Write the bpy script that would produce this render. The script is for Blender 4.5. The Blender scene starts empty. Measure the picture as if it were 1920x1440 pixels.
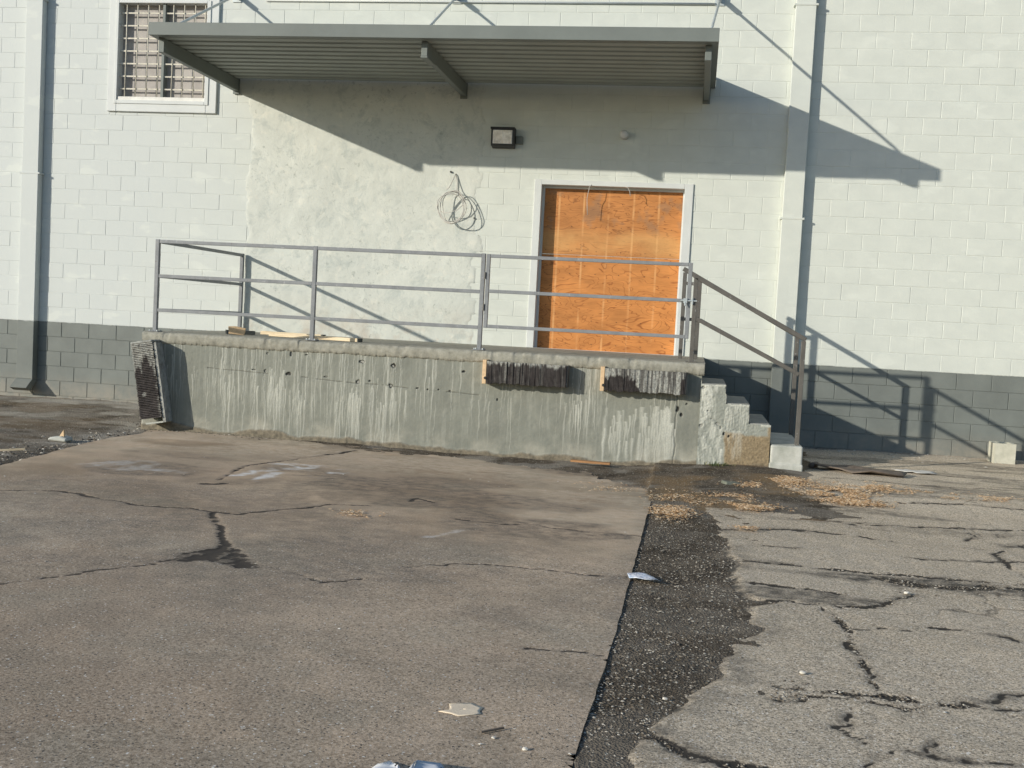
import bpy, bmesh, math, random
import numpy as np
from mathutils import Vector, Matrix
random.seed(7); rng = np.random.default_rng(7)
S = bpy.context.scene
# ------------------------------------------------------------------ camera
def cam_basis(yaw, pitch, roll):
    f = Vector((math.sin(yaw)*math.cos(pitch), math.cos(yaw)*math.cos(pitch), math.sin(pitch)))
    r = Vector((math.cos(yaw), -math.sin(yaw), 0)); u = r.cross(f)
    c, s = math.cos(roll), math.sin(roll)
    return (c*r+s*u), (-s*r+c*u), f
cd = bpy.data.cameras.new('camera'); cam = bpy.data.objects.new('camera', cd); S.collection.objects.link(cam)
cr, cu, cf = cam_basis(-.1601, -.0565, .0528)
CP = Vector((9.6539, -14.2939, .3548))
m = Matrix((cr, cu, -cf)).transposed().to_4x4(); m.translation = CP; cam.matrix_world = m
cd.sensor_width = 36; cd.lens = 2103.7/1920*36; cd.clip_start = .1; cd.clip_end = 2000
S.camera = cam
# ------------------------------------------------------------------ light
SUN = Vector((1.195, 1.0, -.458)).normalized()          # travel direction of the light
w = bpy.data.worlds.new('World'); S.world = w; w.use_nodes = True
nt = w.node_tree; sk = nt.nodes.new('ShaderNodeTexSky'); sk.sky_type = 'NISHITA'; sk.sun_disc = False
sk.sun_elevation = math.asin(-SUN.z); sk.sun_rotation = math.atan2(-SUN.x, -SUN.y)
sk.air_density = 1.0; sk.dust_density = .5; sk.ozone_density = 3.0
nt.links.new(sk.outputs[0], nt.nodes['Background'].inputs[0]); nt.nodes['Background'].inputs[1].default_value = .115
sd = bpy.data.lights.new('sun', 'SUN'); sd.energy = 3.55; sd.angle = math.radians(.6); sd.color = (1, .94, .825)
so = bpy.data.objects.new('sun', sd); S.collection.objects.link(so)
so.rotation_euler = SUN.to_track_quat('-Z', 'Y').to_euler()
S.view_settings.view_transform = 'Standard'; S.view_settings.look = 'None'
S.view_settings.exposure = 0.28; S.view_settings.gamma = 1.0
# ------------------------------------------------------------------ helpers
WORLD = {}
def link(o, parent=None, kind=None, label=None):
    S.collection.objects.link(o)
    if parent is not None: o.parent = parent
    if kind: o['kind'] = kind
    if label: o['label'] = label
    return o
def root(name, loc, label, cat, group=None):
    o = bpy.data.objects.new(name, None); S.collection.objects.link(o); o.location = loc
    o.empty_display_size = .1
    o['label'] = label; o['category'] = cat
    if group: o['group'] = group
    WORLD[o.name] = Vector(loc); return o
def tag(o, label, cat, group=None):
    o['label'] = label; o['category'] = cat
    if group: o['group'] = group
    return o
def place(name, me, mat, parent=None, bevel=0, smooth=False, kind=None, label=None, seg=1):
    n = len(me.vertices); co = np.empty(n*3, 'f'); me.vertices.foreach_get('co', co); co = co.reshape(-1, 3)
    c = (co.min(0)+co.max(0))/2; c[2] = co[:, 2].min()
    me.vertices.foreach_set('co', (co-c).ravel()); me.name = name
    for mm in (mat if isinstance(mat, (list, tuple)) else [mat]): me.materials.append(mm)
    if smooth: me.polygons.foreach_set('use_smooth', [True]*len(me.polygons))
    o = bpy.data.objects.new(name, me); link(o, parent, kind, label)
    base = WORLD[parent.name] if parent is not None else Vector((0, 0, 0))
    o.location = Vector(c.tolist())-base; WORLD[o.name] = Vector(c.tolist())
    if bevel:
        b = o.modifiers.new('bevel', 'BEVEL'); b.width = bevel; b.segments = seg; b.limit_method = 'ANGLE'
    return o
class MB:
    def __init__(s): s.v = []; s.f = []
    def add(s, vs, fs):
        n = len(s.v); s.v += [tuple(v) for v in vs]; s.f += [tuple(i+n for i in f) for f in fs]; return s
    def box(s, x0, x1, y0, y1, z0, z1):
        return s.add([(x0,y0,z0),(x1,y0,z0),(x1,y1,z0),(x0,y1,z0),(x0,y0,z1),(x1,y0,z1),(x1,y1,z1),(x0,y1,z1)],
                     [(3,2,1,0),(4,5,6,7),(0,1,5,4),(1,2,6,5),(2,3,7,6),(3,0,4,7)])
    def bar(s, p, q, w, h, up=(0,0,1)):
        p = Vector(p); q = Vector(q); d = (q-p).normalized(); up = Vector(up)
        a = d.cross(up)
        if a.length < 1e-4: a = d.cross(Vector((0,1,0)))
        a.normalize(); b = a.cross(d).normalized(); a *= w/2; b *= h/2
        return s.add([p-a-b,p+a-b,p+a+b,p-a+b,q-a-b,q+a-b,q+a+b,q-a+b],
                     [(3,2,1,0),(4,5,6,7),(0,1,5,4),(1,2,6,5),(2,3,7,6),(3,0,4,7)])
    def tube(s, pts, r, seg=8, closed=False):
        pts = [Vector(p) for p in pts]; n = len(pts); rings = []
        prev = None
        for i, p in enumerate(pts):
            a = pts[(i-1) % n] if (closed or i) else p; b = pts[(i+1) % n] if (closed or i < n-1) else p
            d = (b-a).normalized()
            if prev is None: u = d.orthogonal().normalized()
            else: u = (prev-d*prev.dot(d)).normalized()
            prev = u; v = d.cross(u)
            rr = r[i] if isinstance(r, (list, tuple)) else r
            rings.append([p+(u*math.cos(t)+v*math.sin(t))*rr for t in [2*math.pi*k/seg for k in range(seg)]])
        vs = [v for rg in rings for v in rg]; fs = []
        for i in range(n if closed else n-1):
            j = (i+1) % n
            for k in range(seg):
                l = (k+1) % seg; fs.append((i*seg+k, i*seg+l, j*seg+l, j*seg+k))
        if not closed: fs += [tuple(range(seg))[::-1], tuple((n-1)*seg+k for k in range(seg))]
        return s.add(vs, fs)
    def prism(s, poly, a0, a1, axis='y'):
        n = len(poly)
        def P(u, v, a): return {'y': (u, a, v), 'x': (a, u, v), 'z': (u, v, a)}[axis]
        vs = [P(u, v, a0) for u, v in poly]+[P(u, v, a1) for u, v in poly]
        fs = [tuple(range(n))[::-1], tuple(range(n, 2*n))]+[(i, (i+1) % n, n+(i+1) % n, n+i) for i in range(n)]
        return s.add(vs, fs)
    def mesh(s):
        me = bpy.data.meshes.new('m'); me.from_pydata(s.v, [], s.f); me.update()
        bm = bmesh.new(); bm.from_mesh(me); bmesh.ops.recalc_face_normals(bm, faces=bm.faces); bm.to_mesh(me); bm.free()
        return me
    def build(s, name, mat, parent=None, **k): return place(name, s.mesh(), mat, parent, **k)
# numpy value noise
def vnoise(x, y, seed=0):
    xi = np.floor(x).astype(np.int64); yi = np.floor(y).astype(np.int64); fx = x-xi; fy = y-yi
    def h(a, b):
        n = (a*374761393+b*668265263+seed*974634777) & 0x7fffffff
        n = ((n ^ (n >> 13))*1274126177) & 0x7fffffff
        return ((n ^ (n >> 16)) & 0xffff)/65535.0
    fx = fx*fx*(3-2*fx); fy = fy*fy*(3-2*fy)
    return (h(xi, yi)*(1-fx)+h(xi+1, yi)*fx)*(1-fy)+(h(xi, yi+1)*(1-fx)+h(xi+1, yi+1)*fx)*fy
def fbm(x, y, o=4, seed=0):
    x = np.asarray(x, float); y = np.asarray(y, float)
    r = 0; a = .5; t = 0
    for i in range(o):
        r = r+a*vnoise(x*2**i, y*2**i, seed+i*17); t += a; a *= .5
    return r/t
def sstep(a, b, x): t = np.clip((x-a)/(b-a), 0, 1); return t*t*(3-2*t)
def polydist(X, Y, pts):
    D = np.full(X.shape, 9.0)
    for (x0, y0), (x1, y1) in zip(pts[:-1], pts[1:]):
        dx, dy = x1-x0, y1-y0; L = dx*dx+dy*dy+1e-9
        t = np.clip(((X-x0)*dx+(Y-y0)*dy)/L, 0, 1)
        D = np.minimum(D, np.hypot(X-x0-t*dx, Y-y0-t*dy))
    return D
def inpoly(X, Y, pts):
    r = np.zeros(X.shape, bool); n = len(pts)
    for i in range(n):
        x0, y0 = pts[i]; x1, y1 = pts[(i+1) % n]
        if y0 == y1: continue
        c = ((y0 > Y) != (y1 > Y)) & (X < (x1-x0)*(Y-y0)/(y1-y0)+x0); r ^= c
    return r
def gridmesh(P, attrs={}, mask=None):
    """P: (ny,nx,3) positions; mask: (ny-1,nx-1) cells kept"""
    ny, nx = P.shape[:2]
    idx = np.arange(ny*nx).reshape(ny, nx)
    q = np.stack([idx[:-1, :-1], idx[:-1, 1:], idx[1:, 1:], idx[1:, :-1]], -1).reshape(-1, 4)
    V = P.reshape(-1, 3)
    A = {k: np.asarray(v, 'f').reshape(-1) for k, v in attrs.items()}
    if mask is not None:
        q = q[mask.reshape(-1)]; used = np.unique(q); mp = np.full(ny*nx, -1); mp[used] = np.arange(len(used))
        q = mp[q]; V = V[used]; A = {k: v[used] for k, v in A.items()}
    me = bpy.data.meshes.new('g'); me.vertices.add(len(V)); me.vertices.foreach_set('co', V.astype('f').ravel())
    me.loops.add(q.size); me.loops.foreach_set('vertex_index', q.ravel().astype('i'))
    me.polygons.add(len(q)); me.polygons.foreach_set('loop_start', np.arange(0, q.size, 4, dtype='i'))
    me.polygons.foreach_set('loop_total', np.full(len(q), 4, 'i')); me.update(calc_edges=True)
    me.polygons.foreach_set('use_smooth', np.ones(len(q), bool))
    for k, v in A.items():
        a = me.attributes.new(k, 'FLOAT', 'POINT'); a.data.foreach_set('value', v)
    return me
# ------------------------------------------------------------------ materials
class NT:
    def __init__(s, name, rough=.8, metal=0, spec=.3):
        s.m = bpy.data.materials.new(name); s.m.use_nodes = True; s.t = s.m.node_tree
        s.b = s.t.nodes['Principled BSDF']; s.b.inputs['Roughness'].default_value = rough
        s.b.inputs['Metallic'].default_value = metal; s.b.inputs['Specular IOR Level'].default_value = spec
        g = s.t.nodes.new('ShaderNodeNewGeometry'); s.pos = g.outputs['Position']
    def L(s, a, b):
        if isinstance(a, bpy.types.NodeSocket): s.t.links.new(a, b)
        else:
            if isinstance(a, tuple) and len(a) == 3 and b.type == 'RGBA': a = (*a, 1)
            b.default_value = a
    def scale(s, x, y, z, vec=None):
        n = s.t.nodes.new('ShaderNodeVectorMath'); n.operation = 'MULTIPLY'; s.L(vec or s.pos, n.inputs[0]); n.inputs[1].default_value = (x, y, z); return n.outputs[0]
    def vadd(s, a, b):
        n = s.t.nodes.new('ShaderNodeVectorMath'); n.operation = 'ADD'; s.L(a, n.inputs[0]); s.L(b, n.inputs[1]); return n.outputs[0]
    def noise(s, sc, det=4, rough=.55, vec=None, dist=0, col=False):
        n = s.t.nodes.new('ShaderNodeTexNoise'); s.L(vec or s.pos, n.inputs['Vector']); n.inputs['Scale'].default_value = sc
        n.inputs['Detail'].default_value = det; n.inputs['Roughness'].default_value = rough; n.inputs['Distortion'].default_value = dist
        return n.outputs['Color' if col else 'Fac']
    def voro(s, sc, vec=None, feat='F1', out='Distance'):
        n = s.t.nodes.new('ShaderNodeTexVoronoi'); n.feature = feat; s.L(vec or s.pos, n.inputs['Vector']); n.inputs['Scale'].default_value = sc; return n.outputs[out]
    def attr(s, name):
        n = s.t.nodes.new('ShaderNodeAttribute'); n.attribute_name = name; return n.outputs['Fac']
    def amask(s, name, sc=9, lo=.25, hi=1.35):
        nz = s.noise(sc, 8, .72, vec=s.scale(1, 1.3, 1)); return s.math('MULTIPLY', s.attr(name), s.rng(nz, .38, .62, lo, hi), True)
    def acrack(s, name):
        return s.rng(s.math('ADD', s.attr(name), s.math('MULTIPLY', s.math('SUBTRACT', s.noise(48, 5, .75), .5), .7)), .20, .52)
    def math(s, op, a, b=0, clamp=False):
        n = s.t.nodes.new('ShaderNodeMath'); n.operation = op; n.use_clamp = clamp; s.L(a, n.inputs[0])
        if len(n.inputs) > 1: s.L(b, n.inputs[1])
        return n.outputs[0]
    def rng(s, x, a, b, c=0, d=1):
        n = s.t.nodes.new('ShaderNodeMapRange'); s.L(x, n.inputs[0])
        for i, v in enumerate((a, b, c, d)): n.inputs[i+1].default_value = v
        return n.outputs[0]
    def mix(s, f, a, b, mode='MIX'):
        n = s.t.nodes.new('ShaderNodeMix'); n.data_type = 'RGBA'; n.blend_type = mode; n.clamp_factor = True
        s.L(f, n.inputs[0]); s.L(a, n.inputs[6]); s.L(b, n.inputs[7]); return n.outputs[2]
    def sep(s, v=None):
        n = s.t.nodes.new('ShaderNodeSeparateXYZ'); s.L(v or s.pos, n.inputs[0]); return n.outputs
    def bump(s, h, dist=.002, strength=1, prev=None):
        n = s.t.nodes.new('ShaderNodeBump'); s.L(h, n.inputs['Height']); n.inputs['Distance'].default_value = dist; n.inputs['Strength'].default_value = strength
        if prev: s.L(prev, n.inputs['Normal'])
        s.L(n.outputs[0], s.b.inputs['Normal']); return n.outputs[0]
    def col(s, c): s.L(c, s.b.inputs['Base Color']); return s
    def randobj(s):
        n = s.t.nodes.new('ShaderNodeObjectInfo'); return n.outputs['Random']
def flat(name, c, rough=.6, metal=0, var=.12, sc=6, bsc=90, bd=.0008, spec=.3):
    n = NT(name, rough, metal, spec); f = n.noise(sc, 6, .6)
    a = tuple(x*(1-var) for x in c); b = tuple(min(1, x*(1+var)) for x in c)
    n.col(n.mix(n.rng(f, .3, .7), a, b)); n.bump(n.noise(bsc, 3), bd); return n.m
def paint_white(name='white wall paint', plaster=False):
    n = NT(name, .62, spec=.35); x = n.sep()
    big = n.noise(.8, 5, .6); mid = n.noise(3.3, 5, .6, vec=n.scale(1, 1, 1.6))
    c = n.mix(n.rng(mid, .35, .7), (.575, .60, .548), (.628, .652, .592))
    # soft bluish shade towards the left end of the wall, painted into the colour
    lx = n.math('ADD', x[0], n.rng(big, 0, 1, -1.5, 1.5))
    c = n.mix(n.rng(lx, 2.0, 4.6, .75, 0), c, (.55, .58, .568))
    t = n.noise(1.9, 3, .5, vec=n.scale(1, 1, 2.2))     # rolled touch-up patches
    c = n.mix(n.rng(t, .60, .66, 0, .38), c, (.69, .715, .65))
    sc = n.noise(40, 4, .7); c = n.mix(n.rng(sc, .62, .8, 0, .22), c, (.45, .46, .44))
    wv = n.noise(1, 5, .6, vec=n.scale(26, 1, 1.1)); c = n.mix(n.math('MULTIPLY', n.rng(wv, .58, .75, 0, .22), n.rng(n.noise(.7, 3), .45, .6)), c, (.50, .50, .46))
    f2 = n.noise(2.2, 5, .6); k = n.mix(n.rng(f2, .3, .7), (.145, .158, .145), (.19, .207, .19))
    s2 = n.noise(35, 4, .7); k = n.mix(n.rng(s2, .62, .85, 0, .25), k, (.28, .30, .28))
    dust = n.math('MULTIPLY', n.rng(x[2], -1.05, -.70, 1, 0), n.rng(n.noise(5, 5, .7), .3, .6)); k = n.mix(n.math('MULTIPLY', dust, .75), k, (.32, .285, .23))
    zl = n.math('ADD', x[2], n.math('MULTIPLY', n.math('SUBTRACT', n.noise(5, 5, .7), .5), .030))
    c = n.mix(n.rng(zl, .003, -.003), c, k)
    n.col(c); h = n.noise(55, 5, .65); n.bump(h, .0022, .8); return n.m
def paint_dark(name='dark grey wall paint', c=(.165, .18, .165), bd=.002):
    n = NT(name, .6, spec=.3); f = n.noise(2.2, 5, .6)
    k = n.mix(n.rng(f, .3, .7), tuple(v*.88 for v in c), tuple(v*1.14 for v in c))
    s2 = n.noise(35, 4, .7); k = n.mix(n.rng(s2, .62, .85, 0, .25), k, tuple(v*1.7 for v in c))
    z = n.sep()[2]
    dust = n.math('MULTIPLY', n.rng(z, -1.05, -.75, 1, 0), n.rng(n.noise(5, 5, .7), .3, .65))
    k = n.mix(n.math('MULTIPLY', dust, .6), k, (.30, .27, .22))
    n.col(k); n.bump(n.noise(55, 5, .65), bd, .8); return n.m
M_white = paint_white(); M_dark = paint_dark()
M_trim = flat('white trim paint', (.60, .62, .60), .5, var=.06, sc=3)
M_grey = flat('grey metal paint', (.175, .195, .18), .5, var=.08, sc=2.5, bsc=30, spec=.3)
M_deck = flat('bounce lit awning paint', (.33, .355, .325), .6, var=.08, sc=2.5, bsc=30)  # same paint as the fascia, lightened to carry ground bounce on the underside
def m_rail(name, c):
    n = NT(name, .5, spec=.35); k = n.mix(n.rng(n.noise(7, 5, .65), .35, .65), tuple(v*.85 for v in c), tuple(v*1.12 for v in c))
    k = n.mix(n.rng(n.noise(38, 5, .7), .63, .68, 0, .7), k, (.15, .085, .05)); k = n.mix(n.rng(n.noise(24, 4, .7, vec=n.vadd(n.pos, (5., 1., 2.))), .64, .68, 0, .6), k, (.42, .42, .42))
    n.col(k); n.bump(n.noise(60, 4, .7), .0015); return n.m
M_rail = m_rail('blue grey rail paint', (.235, .245, .25))
M_rail2 = m_rail('brown grey rail paint', (.115, .108, .095))
M_galv = flat('galvanised steel', (.46, .50, .50), .45, .3, var=.1)
M_blackmetal = flat('dark metal', (.03, .03, .03), .5)
def m_plaster():
    n = NT('patched plaster', .85, spec=.2)
    f = n.noise(1.1, 7, .68); g = n.noise(3.4, 8, .75, dist=.5); h = n.noise(15, 6, .75, dist=.6)
    c = n.mix(n.rng(f, .35, .65), (.56, .58, .53), (.64, .655, .595))
    c = n.mix(n.rng(g, .52, .62, 0, .65), c, (.44, .475, .445))
    hh = n.math('MULTIPLY', n.rng(h, .55, .66), n.rng(n.noise(1.6, 4, .6), .42, .6))
    c = n.mix(n.math('MULTIPLY', hh, .75), c, (.29, .32, .29))
    p = n.noise(5.5, 5, .65, vec=n.vadd(n.pos, (7., 2., 3.))); c = n.mix(n.rng(p, .57, .66, 0, .55), c, (.70, .69, .61))
    z = n.sep()[2]
    low = n.math('MULTIPLY', n.rng(z, .05, .55, 1, 0), n.rng(n.noise(2.5, 5, .7), .45, .65))
    c = n.mix(n.math('MULTIPLY', low, .6), c, (.46, .38, .30))
    n.col(c); hh2 = n.math('ADD', n.noise(7, 8, .72, dist=.8), n.math('MULTIPLY', n.noise(60, 4), .15)); n.bump(hh2, .010, .8); return n.m
M_plaster = m_plaster()
def m_dock(name, paint, raw):
    n = NT(name, .78, spec=.25)
    f = n.noise(1.6, 6, .65); g = n.noise(9, 6, .7)
    c = n.mix(n.rng(f, .35, .65), tuple(v*.9 for v in paint), tuple(v*1.08 for v in paint))
    c = n.mix(n.rng(g, .5, .75, 0, .35), c, raw)
    st = n.noise(1, 6, .7, vec=n.scale(34, 1, 1.3)); c = n.mix(n.rng(st, .55, .72, 0, .30), c, tuple(min(1, v*1.7) for v in paint))
    c = n.mix(n.attr('raw'), c, n.mix(n.rng(g, .3, .7), tuple(v*.8 for v in raw), tuple(v*1.15 for v in raw)))
    c = n.mix(n.attr('brown'), c, n.mix(n.rng(n.noise(40, 5, .7), .35, .7), (.19, .14, .08), (.33, .25, .145)))
    dn = n.rng(n.noise(70, 5, .7), .3, .62, .6, 1.0)
    c = n.mix(n.math('MULTIPLY', n.attr('drip'), dn), c, (.64, .64, .56))
    c = n.mix(n.attr('dirt'), c, n.mix(n.rng(n.noise(22, 5, .7), .35, .65), (.10, .085, .06), (.24, .20, .14)))
    c = n.mix(n.attr('pit'), c, (.05, .048, .042))
    n.col(c); h = n.math('ADD', n.noise(26, 7, .72), n.math('MULTIPLY', n.attr('drip'), .5)); n.bump(h, .005, .8); return n.m
M_dock = m_dock('dock wall concrete', (.222, .228, .192), (.33, .32, .265))
M_cap = None
def m_conc(name, a, b, bd=.004, sc=8, fine=90):
    n = NT(name, .85, spec=.2); f = n.noise(sc, 7, .7); g = n.noise(fine, 4, .7)
    c = n.mix(n.rng(f, .32, .68), a, b); c = n.mix(n.rng(g, .6, .75, 0, .4), c, tuple(v*.45 for v in a))
    n.col(c); n.bump(n.math('ADD', f, n.math('MULTIPLY', g, .3)), bd, .8); return n.m
M_cap = m_conc('dock top concrete', (.23, .222, .18), (.40, .385, .32), .008, 14)
M_stepc = m_conc('step concrete', (.22, .225, .20), (.38, .375, .335), .005, 11)
M_pad = m_conc('pale pad concrete', (.34, .35, .30), (.55, .55, .50), .005, 6)
M_cinder = m_conc('cinder block concrete', (.46, .45, .36), (.60, .58, .48), .003, 14, 160)
def m_slab():
    n = NT('yard concrete', .88, spec=.25)
    f = n.noise(.55, 6, .62); g = n.noise(1.7, 7, .68, vec=n.scale(1, 1.4, 1)); h = n.noise(6, 6, .7)
    c = n.mix(n.rng(f, .40, .60), (.33, .235, .15), (.58, .435, .295))
    c = n.mix(n.rng(g, .44, .60, 0, .60), c, (.29, .225, .15))
    gr = n.noise(.9, 4, .6, vec=n.vadd(n.pos, (11., 3., 0.))); c = n.mix(n.rng(gr, .5, .68, 0, .5), c, (.33, .30, .22))
    c = n.mix(n.rng(h, .5, .75, 0, .25), c, (.52, .405, .29))
    c = n.mix(n.amask('pale'), c, (.66, .55, .41))
    c = n.mix(n.amask('pink'), c, (.48, .365, .265))
    c = n.mix(n.amask('stain'), c, (.13, .105, .08))
    c = n.mix(n.amask('white'), c, (.74, .71, .66))
    # exposed aggregate grit
    vc = n.voro(150, out='Color'); r = n.sep(vc)
    grit = n.rng(n.math('ADD', n.math('MULTIPLY', n.noise(75, 3, .6), .55), n.math('MULTIPLY', n.noise(190, 3, .7), .45)), .40, .60)
    c = n.mix(n.attr('grit'), c, n.mix(grit, n.mix(.5, c, (.085, .068, .05)), n.mix(.32, c, (.80, .68, .54))))
    c = n.mix(n.math('MULTIPLY', n.rng(r[0], .985, .99), n.attr('grit')), c, (.70, .66, .58))
    c = n.mix(n.math('MULTIPLY', n.rng(r[1], .965, .975), n.attr('grit')), c, (.10, .09, .075))
    c = n.mix(n.acrack('crack'), c, (.060, .050, .040))
    n.col(c)
    hh = n.math('ADD', n.math('MULTIPLY', n.noise(100, 4, .75), 1.0), n.math('MULTIPLY', n.noise(30, 5, .7), .6))
    n.bump(hh, .0035, .7); return n.m
M_slab = m_slab()
def m_asphalt():
    n = NT('worn asphalt', .9, spec=.25)
    f = n.noise(.8, 6, .65); g = n.noise(3.1, 6, .7)
    c = n.mix(n.rng(f, .35, .65), (.53, .43, .30), (.65, .53, .375))
    c = n.mix(n.rng(g, .5, .72, 0, .5), c, (.46, .40, .29))
    c = n.mix(n.amask('pale'), c, (.72, .61, .46))
    vc = n.sep(n.voro(150, out='Color'))
    gr = n.rng(n.math('ADD', n.math('MULTIPLY', n.noise(85, 3, .6), .5), n.math('MULTIPLY', n.noise(200, 3, .7), .5)), .43, .57)
    c = n.mix(gr, n.mix(.62, c, (.13, .105, .075)), n.mix(.5, c, (.90, .77, .59)))
    c = n.mix(n.rng(vc[1], .97, .98), c, (.84, .78, .68)); c = n.mix(n.rng(vc[0], .93, .95, 0, .8), c, (.10, .09, .075))
    c = n.mix(n.amask('stain'), c, (.085, .076, .062))
    c = n.mix(n.acrack('crack'), c, (.050, .043, .034))
    n.col(c); hh = n.math('ADD', n.noise(110, 4, .75), n.math('MULTIPLY', n.noise(38, 5, .7), .8)); n.bump(hh, .0040, .75); return n.m
M_asph = m_asphalt()
def m_dirt():
    n = NT('dark dirt and crumbled asphalt', .95, spec=.15)
    f = n.noise(2.2, 7, .72); h = n.noise(18, 6, .75)
    c = n.mix(n.rng(f, .38, .62), (.060, .048, .035), (.17, .14, .105))
    c = n.mix(n.rng(h, .52, .68, 0, .6), c, (.235, .19, .14))
    c = n.mix(n.attr('pale'), c, (.42, .385, .325))
    c = n.mix(n.attr('brown'), c, (.24, .165, .09))
    vc = n.sep(n.voro(95, out='Color'))
    c = n.mix(n.rng(vc[0], .965, .975), c, (.42, .39, .32)); c = n.mix(n.rng(vc[1], .93, .95, 0, .7), c, (.24, .21, .16))
    n.col(c); n.bump(n.math('ADD', n.noise(24, 7, .8), n.voro(95)), .014, .9); return n.m
M_dirt = m_dirt()
def m_ply(name, dark, light, sc, zs, seed, thr):
    n = NT(name, .55, spec=.3)
    p = n.vadd(n.pos, seed)
    warp = n.noise(1.5, 3, .5, vec=n.scale(1, 1, zs, p), dist=.6)
    fine = n.noise(1, 4, .6, vec=n.scale(4, 1, 90, p))
    rings = n.math('FRACT', n.math('MULTIPLY', warp, sc))
    edge = n.math('ABSOLUTE', n.math('SUBTRACT', rings, .5))
    line = n.math('MULTIPLY', n.rng(edge, thr, .49), n.rng(edge, thr, thr+.1))           # sharp late-wood edge
    c = n.mix(n.rng(n.noise(2.4, 5, .6, vec=n.scale(1, 1, 2.5, p)), .35, .65), light, tuple(v*.68 for v in light))
    amt = n.rng(n.noise(3, 3, .5, vec=p), .3, .6, .5, 1.0)
    c = n.mix(n.math('MULTIPLY', line, amt), c, dark)
    c = n.mix(n.rng(fine, .4, .75, 0, .3), c, dark)
    kn = n.voro(2.3, vec=n.scale(1, 1, 1, p)); c = n.mix(n.rng(kn, .10, .04, 0, .75), c, (.17, .06, .02))
    x = n.sep()[0]                               # faint pale verticals where the studs run behind
    sx = n.math('ABSOLUTE', n.math('SUBTRACT', n.math('FRACT', n.math('MULTIPLY', n.math('SUBTRACT', x, 7.66), 1/.318)), .5))
    stud = n.math('MULTIPLY', n.rng(sx, .05, .025), n.rng(n.noise(1, 4, .6, vec=n.scale(5, 1, 4, p)), .35, .6))
    c = n.mix(n.math('MULTIPLY', stud, .42), c, (.86, .50, .22))
    n.col(c); n.bump(n.math('ADD', n.math('MULTIPLY', line, .3), fine), .0012, .6); return n
pa = m_ply('orange plywood lower', (.30, .10, .026), (.68, .28, .08), 13, 2.6, (0., 3., 0.), .36)
M_plyA = pa.m
pb = m_ply('orange plywood upper', (.26, .095, .028), (.58, .245, .075), 13, 4.2, (4.3, 1., 2.), .36)
zz = pb.sep()[2]; old = pb.b.inputs['Base Color'].links[0].from_socket
band = pb.math('MULTIPLY', pb.rng(pb.math('ABSOLUTE', pb.math('SUBTRACT', zz, 1.40)), .20, .08), pb.rng(pb.noise(2.2, 4, .6), .3, .55))
cc = pb.mix(pb.math('MULTIPLY', band, .6), old, (.66, .37, .14))
sm = pb.math('MULTIPLY', pb.rng(pb.noise(4.2, 3, .5, vec=pb.vadd(pb.pos, (9., 0., 1.))), .60, .68), pb.rng(zz, 1.45, 1.6))
cc = pb.mix(pb.math('MULTIPLY', sm, .32), cc, (.20, .17, .13)); pb.col(cc); M_plyB = pb.m
def m_lumber():
    n = NT('pale lumber', .6); f = n.noise(6, 4, .6, vec=n.scale(.5, 1, 8))
    n.col(n.mix(n.rng(f, .3, .7), (.55, .43, .27), (.78, .66, .46))); n.bump(n.noise(50, 4), .001); return n.m
M_lum = m_lumber()
M_lumend = flat('grey sawn lumber end', (.14, .14, .12), .9)
M_lumfresh = flat('fresh sawn pine', (.66, .47, .28), .7, var=.15, sc=30)
def m_rubber(axis):
    n = NT('paint dripped rubber '+axis, .8, spec=.25); f = n.noise(9, 5, .7)
    c = n.mix(n.rng(f, .3, .7), (.030, .026, .024), (.075, .065, .062))
    c = n.mix(n.math('MULTIPLY', n.attr('drip'), n.rng(n.noise(60, 6, .7), .38, .55, .35, 1)), c, (.56, .56, .50)); n.col(c); n.bump(n.noise(120, 5, .75), .003); return n.m
M_rub = m_rubber('strips')
M_rubplain = flat('black rubber', (.035, .032, .030), .8, var=.3, sc=20)
M_stone = None
def m_rand(name, cols, rough=.85):
    n = NT(name, rough, spec=.2); a = n.attr('rnd'); c = cols[0]
    for i, k in enumerate(cols[1:]):
        t = (i+1)/len(cols); c = n.mix(n.rng(a, t-.02, t+.02), c, k)
    n.col(c); n.bump(n.noise(200, 3), .001); return n.m
M_stone = m_rand('loose stones', [(.065, .055, .045), (.14, .12, .095), (.23, .195, .15), (.12, .095, .065), (.34, .29, .22), (.55, .50, .41)])
M_pale = m_rand('pale grit', [(.34, .31, .26), (.46, .42, .35), (.62, .59, .52)])
M_chip = m_rand('wood chips', [(.66, .42, .22), (.82, .60, .37), (.48, .29, .14), (.86, .72, .52), (.34, .21, .11)])
M_leaf = m_rand('weed leaves', [(.06, .085, .035), (.10, .12, .05), (.20, .19, .10)])
# ------------------------------------------------------------------ ground heights
XS = np.array([-60, 3.0, 4.4, 5.7, 7.4, 9.0, 9.6, 10.46, 11.5, 60.]); DZ = np.array([-1.05, -1.085, -1.072, -1.088, -1.118, -1.115, -1.10, -1.04, -1.03, -1.03])
def gtop(x, y):                                   # top of paved surface
    x = np.asarray(x, float); y = np.asarray(y, float)
    near = np.interp(x, XS, DZ); wallz = np.interp(x, [-60, 0, 1.5, 3.5, 10.5, 12, 60], [-1.06, -1.06, -1.035, -1.04, -1.03, -1.01, -1.0])
    a = sstep(-2.5, -.1, y); b = sstep(-2.6, -6, y)
    return (wallz*a+near*(1-a))*(1-b)+(-1.085)*b
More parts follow.
